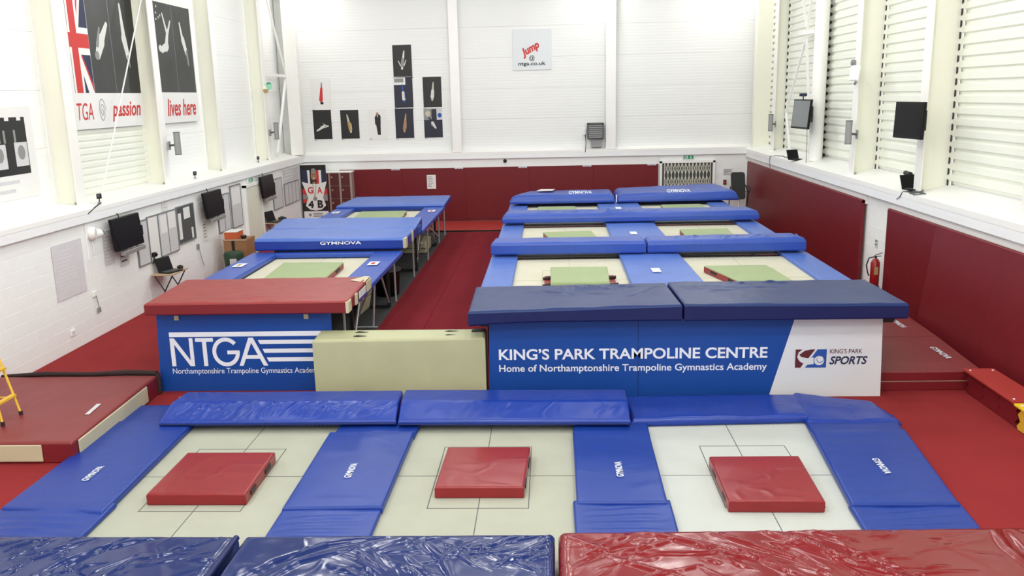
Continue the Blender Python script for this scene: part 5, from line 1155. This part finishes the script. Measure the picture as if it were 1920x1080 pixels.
limb(b, fr, (1.18, 1.50), (1.36, 1.78), .20, .30, m_pale, .003); limb(b, fr, (1.34, 1.74), (1.66, 2.14), .24, .10, m_pale, .0032); limb(b, fr, (1.20, 1.7), (1.34, 2.04), .12, .06, m_mid, .0034); fcirc(b, fr, 1.14, 1.48, .09, .09, m_mid, .0036)
b.build('figure_print', m_pale, t); b = MB()
limb(b, fr, (2.34, 2.60), (2.40, 1.9), .07, .18, m_pale, .003); limb(b, fr, (2.39, 1.9), (2.50, 1.5), .22, .16, m_pale, .0032); limb(b, fr, (2.50, 1.5), (2.54, 1.3), .09, .05, m_mid, .0034)
b.build('figure_print', m_pale, t)
text_mesh('red_lettering', 'TGA', fr, .08, .18, .62, .34, m_redink, t, .004, shear=.2); text_mesh('red_lettering', 'passion', fr, 1.48, .12, 1.34, .42, m_redink, t, .004, bold=.02, shear=.3)
b = MB()
for k in range(40):
    a0, a1 = k*.36, (k+1)*.36; r0, r1 = .27*(1-k/44), .27*(1-(k+1)/44)
    p0, p1 = (1.08+.55*r0*math.cos(a0), .35+r0*math.sin(a0)), (1.08+.55*r1*math.cos(a1), .35+r1*math.sin(a1)); limb(b, fr, p0, p1, .014, .014, m_mid, .004)
b.build('swirl_print', m_mid, t)
t = banner_x('narrower printed banner with two white acrobats in a dark photo over red script', 20.85, 23.30, 3.92, 6.9)
fr = ((-9.37, 20.85, 3.92), (0, 1, 0), (0, 0, 1)); b = MB()
frect(b, fr, .16, .74, 2.40, 2.86, m_postergrey, .001); frect(b, fr, 1.28, .74, 1.295, 2.86, m_mid, .002); b.build('photo_print', m_postergrey, t); b = MB()
limb(b, fr, (.55, 1.75), (.85, 1.85), .16, .2, m_pale, .003); limb(b, fr, (.80, 1.8), (.95, 2.2), .18, .12, m_pale, .0032); limb(b, fr, (.92, 2.15), (.74, 2.6), .1, .06, m_pale, .0034); limb(b, fr, (.95, 2.15), (1.15, 2.45), .1, .06, m_pale, .0036); fcirc(b, fr, .46, 1.78, .09, .08, m_pale, .0038)
b.build('figure_print', m_pale, t); b = MB()
for q in ((.4, 2.6), (.52, 2.5), (.45, 2.75), (.62, 2.55), (.38, 2.45)): fcirc(b, fr, q[0], q[1], .03, .03, m_pale, .003, 8)
b.build('sparkle_print', m_pale, t)['kind'] = 'stuff'; b = MB()
limb(b, fr, (1.72, 2.45), (1.82, 2.05), .07, .13, m_pale, .003); limb(b, fr, (1.84, 2.05), (1.98, 1.75), .2, .16, m_pale, .0032); limb(b, fr, (2.0, 1.75), (2.06, 1.45), .12, .08, m_mid, .0034)
b.build('figure_print', m_pale, t); text_mesh('red_lettering', 'lives here', fr, .50, .16, 1.75, .42, m_redink, t, .004, bold=.02, shear=.25)
t = thing('wall_poster', 'dark poster of rows of people and papers at the upper left edge', 'poster', (-9.44, 14.5, 3.0))
MB().box((-9.455, 13.2, 2.8), (-9.44, 15.7, 4.4)).build('sheet', m_paper, t)
fr = ((-9.44, 13.2, 2.8), (0, 1, 0), (0, 0, 1)); b = MB(); frect(b, fr, .1, .42, 2.28, 1.42, m_posterblack, .001)
for u in (.5, .85, 1.05, 1.45, 1.6, 1.9): frect(b, fr, u, .98, u+.06, 1.2, m_mid, .002)
for u in (.62, 1.02, 1.34, 1.7, 2.05): frect(b, fr, u, 1.36, u+.12, 1.42, m_paper, .002)
for u, v0 in ((.15, .5), (.62, .42), (1.25, .54), (1.88, .56)): frect(b, fr, u, v0, u+.38, v0+.42, m_paperg, .002); fcirc(b, fr, u+.19, v0+.24, .11, .13, m_mid, .003, 12)
fpoly(b, fr, [(.8, .98), (1.15, .92), (1.2, .8), (.9, .86)], m_navyink, .004); b.build('photo_print', m_posterblack, t)
b = MB(); frect(b, fr, .6, .27, 1.9, .33, m_paperg, .002); frect(b, fr, .7, .12, 1.75, .18, m_paperg, .002); b.build('caption', m_paperg, t)
def speaker(lab, x, y, z, sx):
    t = thing('speaker', lab, 'speaker', (x, y, z))
    MB().tube([(x, y, z), (x, y, z+.5)], .075, 18).build('cabinet', m_grey, t); MB().tube([(x, y, z+.5), (x, y, z+.515)], .078, 18).build('end_cap', m_dgrey, t); MB().tube([(x, y, z-.015), (x, y, z)], .078, 18).build('end_cap', m_dgrey, t)
    MB().bar((x, y, z+.22), (x+sx, y+.02, z+.2), .07, .05).build('bracket', m_dgrey, t); MB().box((min(x+sx, x+sx*1.05), y-.06, z+.1), (max(x+sx, x+sx*1.05)+.01, y+.06, z+.3)).build('mount_plate', m_grey, t)
speaker('grey column speaker on the second upright from the left, beside the red script', -8.78, 20.35, 3.22, -.2)
speaker('grey column speaker on the last left upright near the corner', -8.78, 27.95, 3.2, -.2)
speaker('grey column speaker on the right wall upright between the two monitors', 6.75, 20.2, 3.16, .18)
speaker('grey column speaker on the right wall nearest the back corner', 6.98, 28.2, 3.12, .14)
t = thing('emergency_light', 'greenish twin spot emergency lamp high on the last left upright', 'lamp', (-8.85, 27.6, 4.75))
MB().box((-9.0, 27.66, 4.72), (-8.86, 27.9, 4.86)).build('body', m_sill, t, .01)
for y, z in ((27.55, 4.72), (27.9, 4.92)): MB().tube([(-8.93, y, z), (-8.85, y-.08, z-.02)], [.05, .07], 12).build('lamp_head', m_signgreen if z > 4.8 else m_gold, t)
MB().tube([(-8.9, 27.75, 4.83), (-8.8, 27.68, 4.83)], [.07, .09], 12).build('lamp_head', mat('pale_green_glass', (150, 214, 180), .3), t)
for (x, y, z, lab) in ((-8.85, 16.62, 2.50, 'small black clamp on the left sill by the nearest upright'), (-9.0, 21.7, 2.5, 'small black clip camera on the left sill below the acrobats banner'), (-9.1, 26.9, 2.52, 'small black clip camera on the left sill before the last upright')):
    t = thing('clip_camera', lab, 'camera', (x, y, z))
    MB().tube([(x, y, z), (x, y, z+.04)], .035, 10).build('foot', m_grey, t); MB().tube([(x, y, z+.04), (x, y+.01, z+.12)], .012, 8).build('stem', m_dark, t)
    MB().box((x-.03, y-.04, z+.10), (x+.03, y+.06, z+.2)).build('body', m_dark, t, .008); MB().tube([(x+.02, y-.04, z+.16), (x+.03, y-.07, z+.17)], .022, 10).build('lens', m_dgrey, t)
tag(MB().tube([(-8.8, 16.55, 2.52), (-8.72, 16.2, 2.49), (-8.715, 15.9, 2.40)], .011, 8).build('loose_cable', m_dark), 'short dark cable hanging over the left ledge by the black clamp', 'cable')

# ================================================================== RIGHT WALL UPPER THINGS
def monitor(lab, y, z, w_, h_, tilt, x=6.4, yaw=0.0, scr=m_screen):
    t = thing('monitor', lab, 'monitor', (x, y, z)); cx_, cy_ = (6.95, 16.65) if y < 20 else (7.05, 24.05)
    ca, sa = math.cos(yaw), math.sin(yaw)
    def P(u, v, n): # u along +y-ish, n toward room (-x)
        return (x-n*ca-u*sa - tilt*(h_-v), y+u*ca-n*sa, z+v)
    fixn(MB().hexa([P(-w_/2, 0, 0), P(w_/2, 0, 0), P(w_/2, 0, .06), P(-w_/2, 0, .06), P(-w_/2, h_, 0), P(w_/2, h_, 0), P(w_/2, h_, .06), P(-w_/2, h_, .06)]).build('casing', m_blackp, t, .006))
    MB().poly([P(w_/2-.03, .05, .062), P(-w_/2+.03, .05, .062), P(-w_/2+.03, h_-.03, .062), P(w_/2-.03, h_-.03, .062)]).build('screen', scr, t)
    MB().bar(P(0, h_*.5, 0), (cx_, cy_, z+h_*.45), .05, .05).build('bracket_arm', m_dark, t)
    MB().box((cx_-.05, cy_-.06, z+h_*.2), (cx_, cy_+.06, z+h_*.75)).build('bracket_plate', m_dark, t)
    return t
monitor('black tilted monitor on the nearest full upright of the right wall', 16.45, 3.46, .98, .66, .03, 6.62, .12)
monitor('grey faced monitor tilted on the round upright of the right wall', 23.75, 3.36, 1.15, .76, .08, 6.74, .1, mat('dim_screen', (112, 118, 118), .15))
t = thing('webcam', 'small dark blue camera clipped above the grey faced monitor', 'camera', (6.66, 23.6, 4.12)); MB().box((6.58, 23.4, 4.20), (6.70, 23.7, 4.28)).build('body', m_navyink, t, .01); MB().tube([(6.66, 23.6, 4.10), (6.66, 23.6, 4.20)], .015, 8).build('stem', m_dark, t)
MB().tube([(6.59, 23.5, 4.24), (6.56, 23.5, 4.24)], .03, 10).build('lens', m_screen, t)
t = thing('floodlight', 'pale square floodlight fixed high on the right wall upright', 'lamp', (6.75, 19.75, 4.5))
MB().hexa([(6.72, 19.9, 4.56), (6.79, 19.9, 4.54), (6.79, 20.35, 4.54), (6.72, 20.35, 4.56), (6.76, 19.9, 4.88), (6.84, 19.9, 4.86), (6.84, 20.35, 4.86), (6.76, 20.35, 4.88)]).build('head', m_fascia, t, .01)
MB().bar((6.80, 20.3, 4.68), (6.93, 20.35, 4.66), .04, .04).build('arm', m_grey, t); MB().tube([(6.80, 20.3, 4.9), (6.78, 20.25, 4.97)], .06, 12).build('sensor', m_grey, t)
MB().tube([(6.84, 20.2, 4.52), (6.84, 20.25, 4.47)], .03, 8).build('knob', m_grey, t)
laptop('open dark laptop on the right sill below the near monitor', 6.98, 16.95, 2.46, math.radians(20), 1.0)
laptop('open dark laptop on the right sill below the grey faced monitor', 6.92, 24.9, 2.45, math.radians(25), 1.0)
t = thing('clip_camera', 'small dark camera on a stand beside the near sill laptop', 'camera', (7.02, 17.45, 2.46))
MB().tube([(7.02, 17.45, 2.46), (7.02, 17.45, 2.58)], .012, 8).build('stem', m_grey, t); MB().tube([(7.02, 17.30, 2.72), (7.02, 17.55, 2.73)], .045, 12).build('body', m_dark, t); MB().tube([(7.02, 17.45, 2.58), (7.02, 17.45, 2.66)], .03, 10).build('ball_joint', m_dark, t)
r_ = random.Random(5)
def cable(lab, pts, r=.008): tag(MB().tube(pts, r, 6, m=m_dgrey).build('loose_cable'), lab, 'cable')
def sz(x): return 2.404+(x-6.795)*.229+.012
for k, (x, y, lab) in enumerate(((6.90, 16.75, 'tangled grey cable in front of the near sill laptop'), (6.86, 16.5, 'looped dark cable by the near right upright'), (6.98, 17.2, 'pale cable behind the near sill laptop'))):
    P_ = []
    for q in range(14): a = q*.9; xx = x+.08*math.cos(a*1.1); P_.append((xx, y+.18*math.sin(a)+q*.012-.08, sz(xx)+.012*(q % 3)))
    cable(lab, P_, .009)
cable('thin dark cable falling over the right ledge by the near laptop', [(6.85, 17.0, sz(6.85)), (6.79, 17.05, 2.41), (6.785, 17.15, 2.3), (6.785, 17.3, 2.24)])
P_ = []
for q in range(14): a = q*.8; xx = 6.95+.06*math.cos(a); P_.append((xx, 25.6+.25*math.sin(a*.7)+q*.03, sz(xx)+.01*(q % 3)))
cable('tangled dark cable beside the far sill laptop', P_, .01)
cable('dark cable looping from the far sill over the ledge', [(6.95, 26.3, sz(6.95)), (6.84, 26.9, 2.43), (6.78, 27.3, 2.38), (6.78, 27.35, 2.2), (6.80, 27.3, 2.02)], .01)
cable('thin pale lead hanging from the grey faced monitor', [(6.85, 23.8, 3.4), (6.87, 23.8, 3.0), (6.9, 23.9, sz(6.9))], .007)
# recess: extinguisher and plate
t = thing('fire_extinguisher', 'red fire extinguisher with black hose standing in the gap between right wall mats', 'fire extinguisher', (6.72, 17.95, 0))
x, y = 6.72, 17.98
MB().tube([(x, y, .36), (x, y, .38), (x, y, .84), (x, y, .90), (x, y, .93)], [.08, .092, .092, .06, .03], 20).build('cylinder', m_fire, t)
MB().tube([(x, y, 0), (x, y, .02), (x, y, .34), (x, y, .36)], [.14, .14, .10, .09], 16).build('stand', m_dark, t)
MB().tube([(x, y, .93), (x, y, .98)], .022, 10).build('valve', m_dark, t)
MB().bar((x-.03, y, .99), (x+.10, y-.08, 1.06), .025, .015).build('lever', m_dark, t); MB().bar((x-.03, y, .97), (x+.09, y-.06, .99), .02, .012).build('handle', m_dark, t)
MB().tube([(x-.02, y+.02, .96), (x-.12, y+.05, .93), (x-.16, y+.06, .78), (x-.13, y+.05, .62), (x-.10, y+.03, .55)], .014, 10).build('hose', m_dark, t)
MB().box((x-.05, y-.096, .6), (x+.03, y-.088, .76)).build('label_patch', m_gold, t)
notice('small white switch plate above the fire extinguisher', ((6.945, 18.68, 1.03), (0, -1, 0), (0, 0, 1)), .15, .19, 2, m_paperg, m_dgrey, cat='switch', nm='switch_plate')
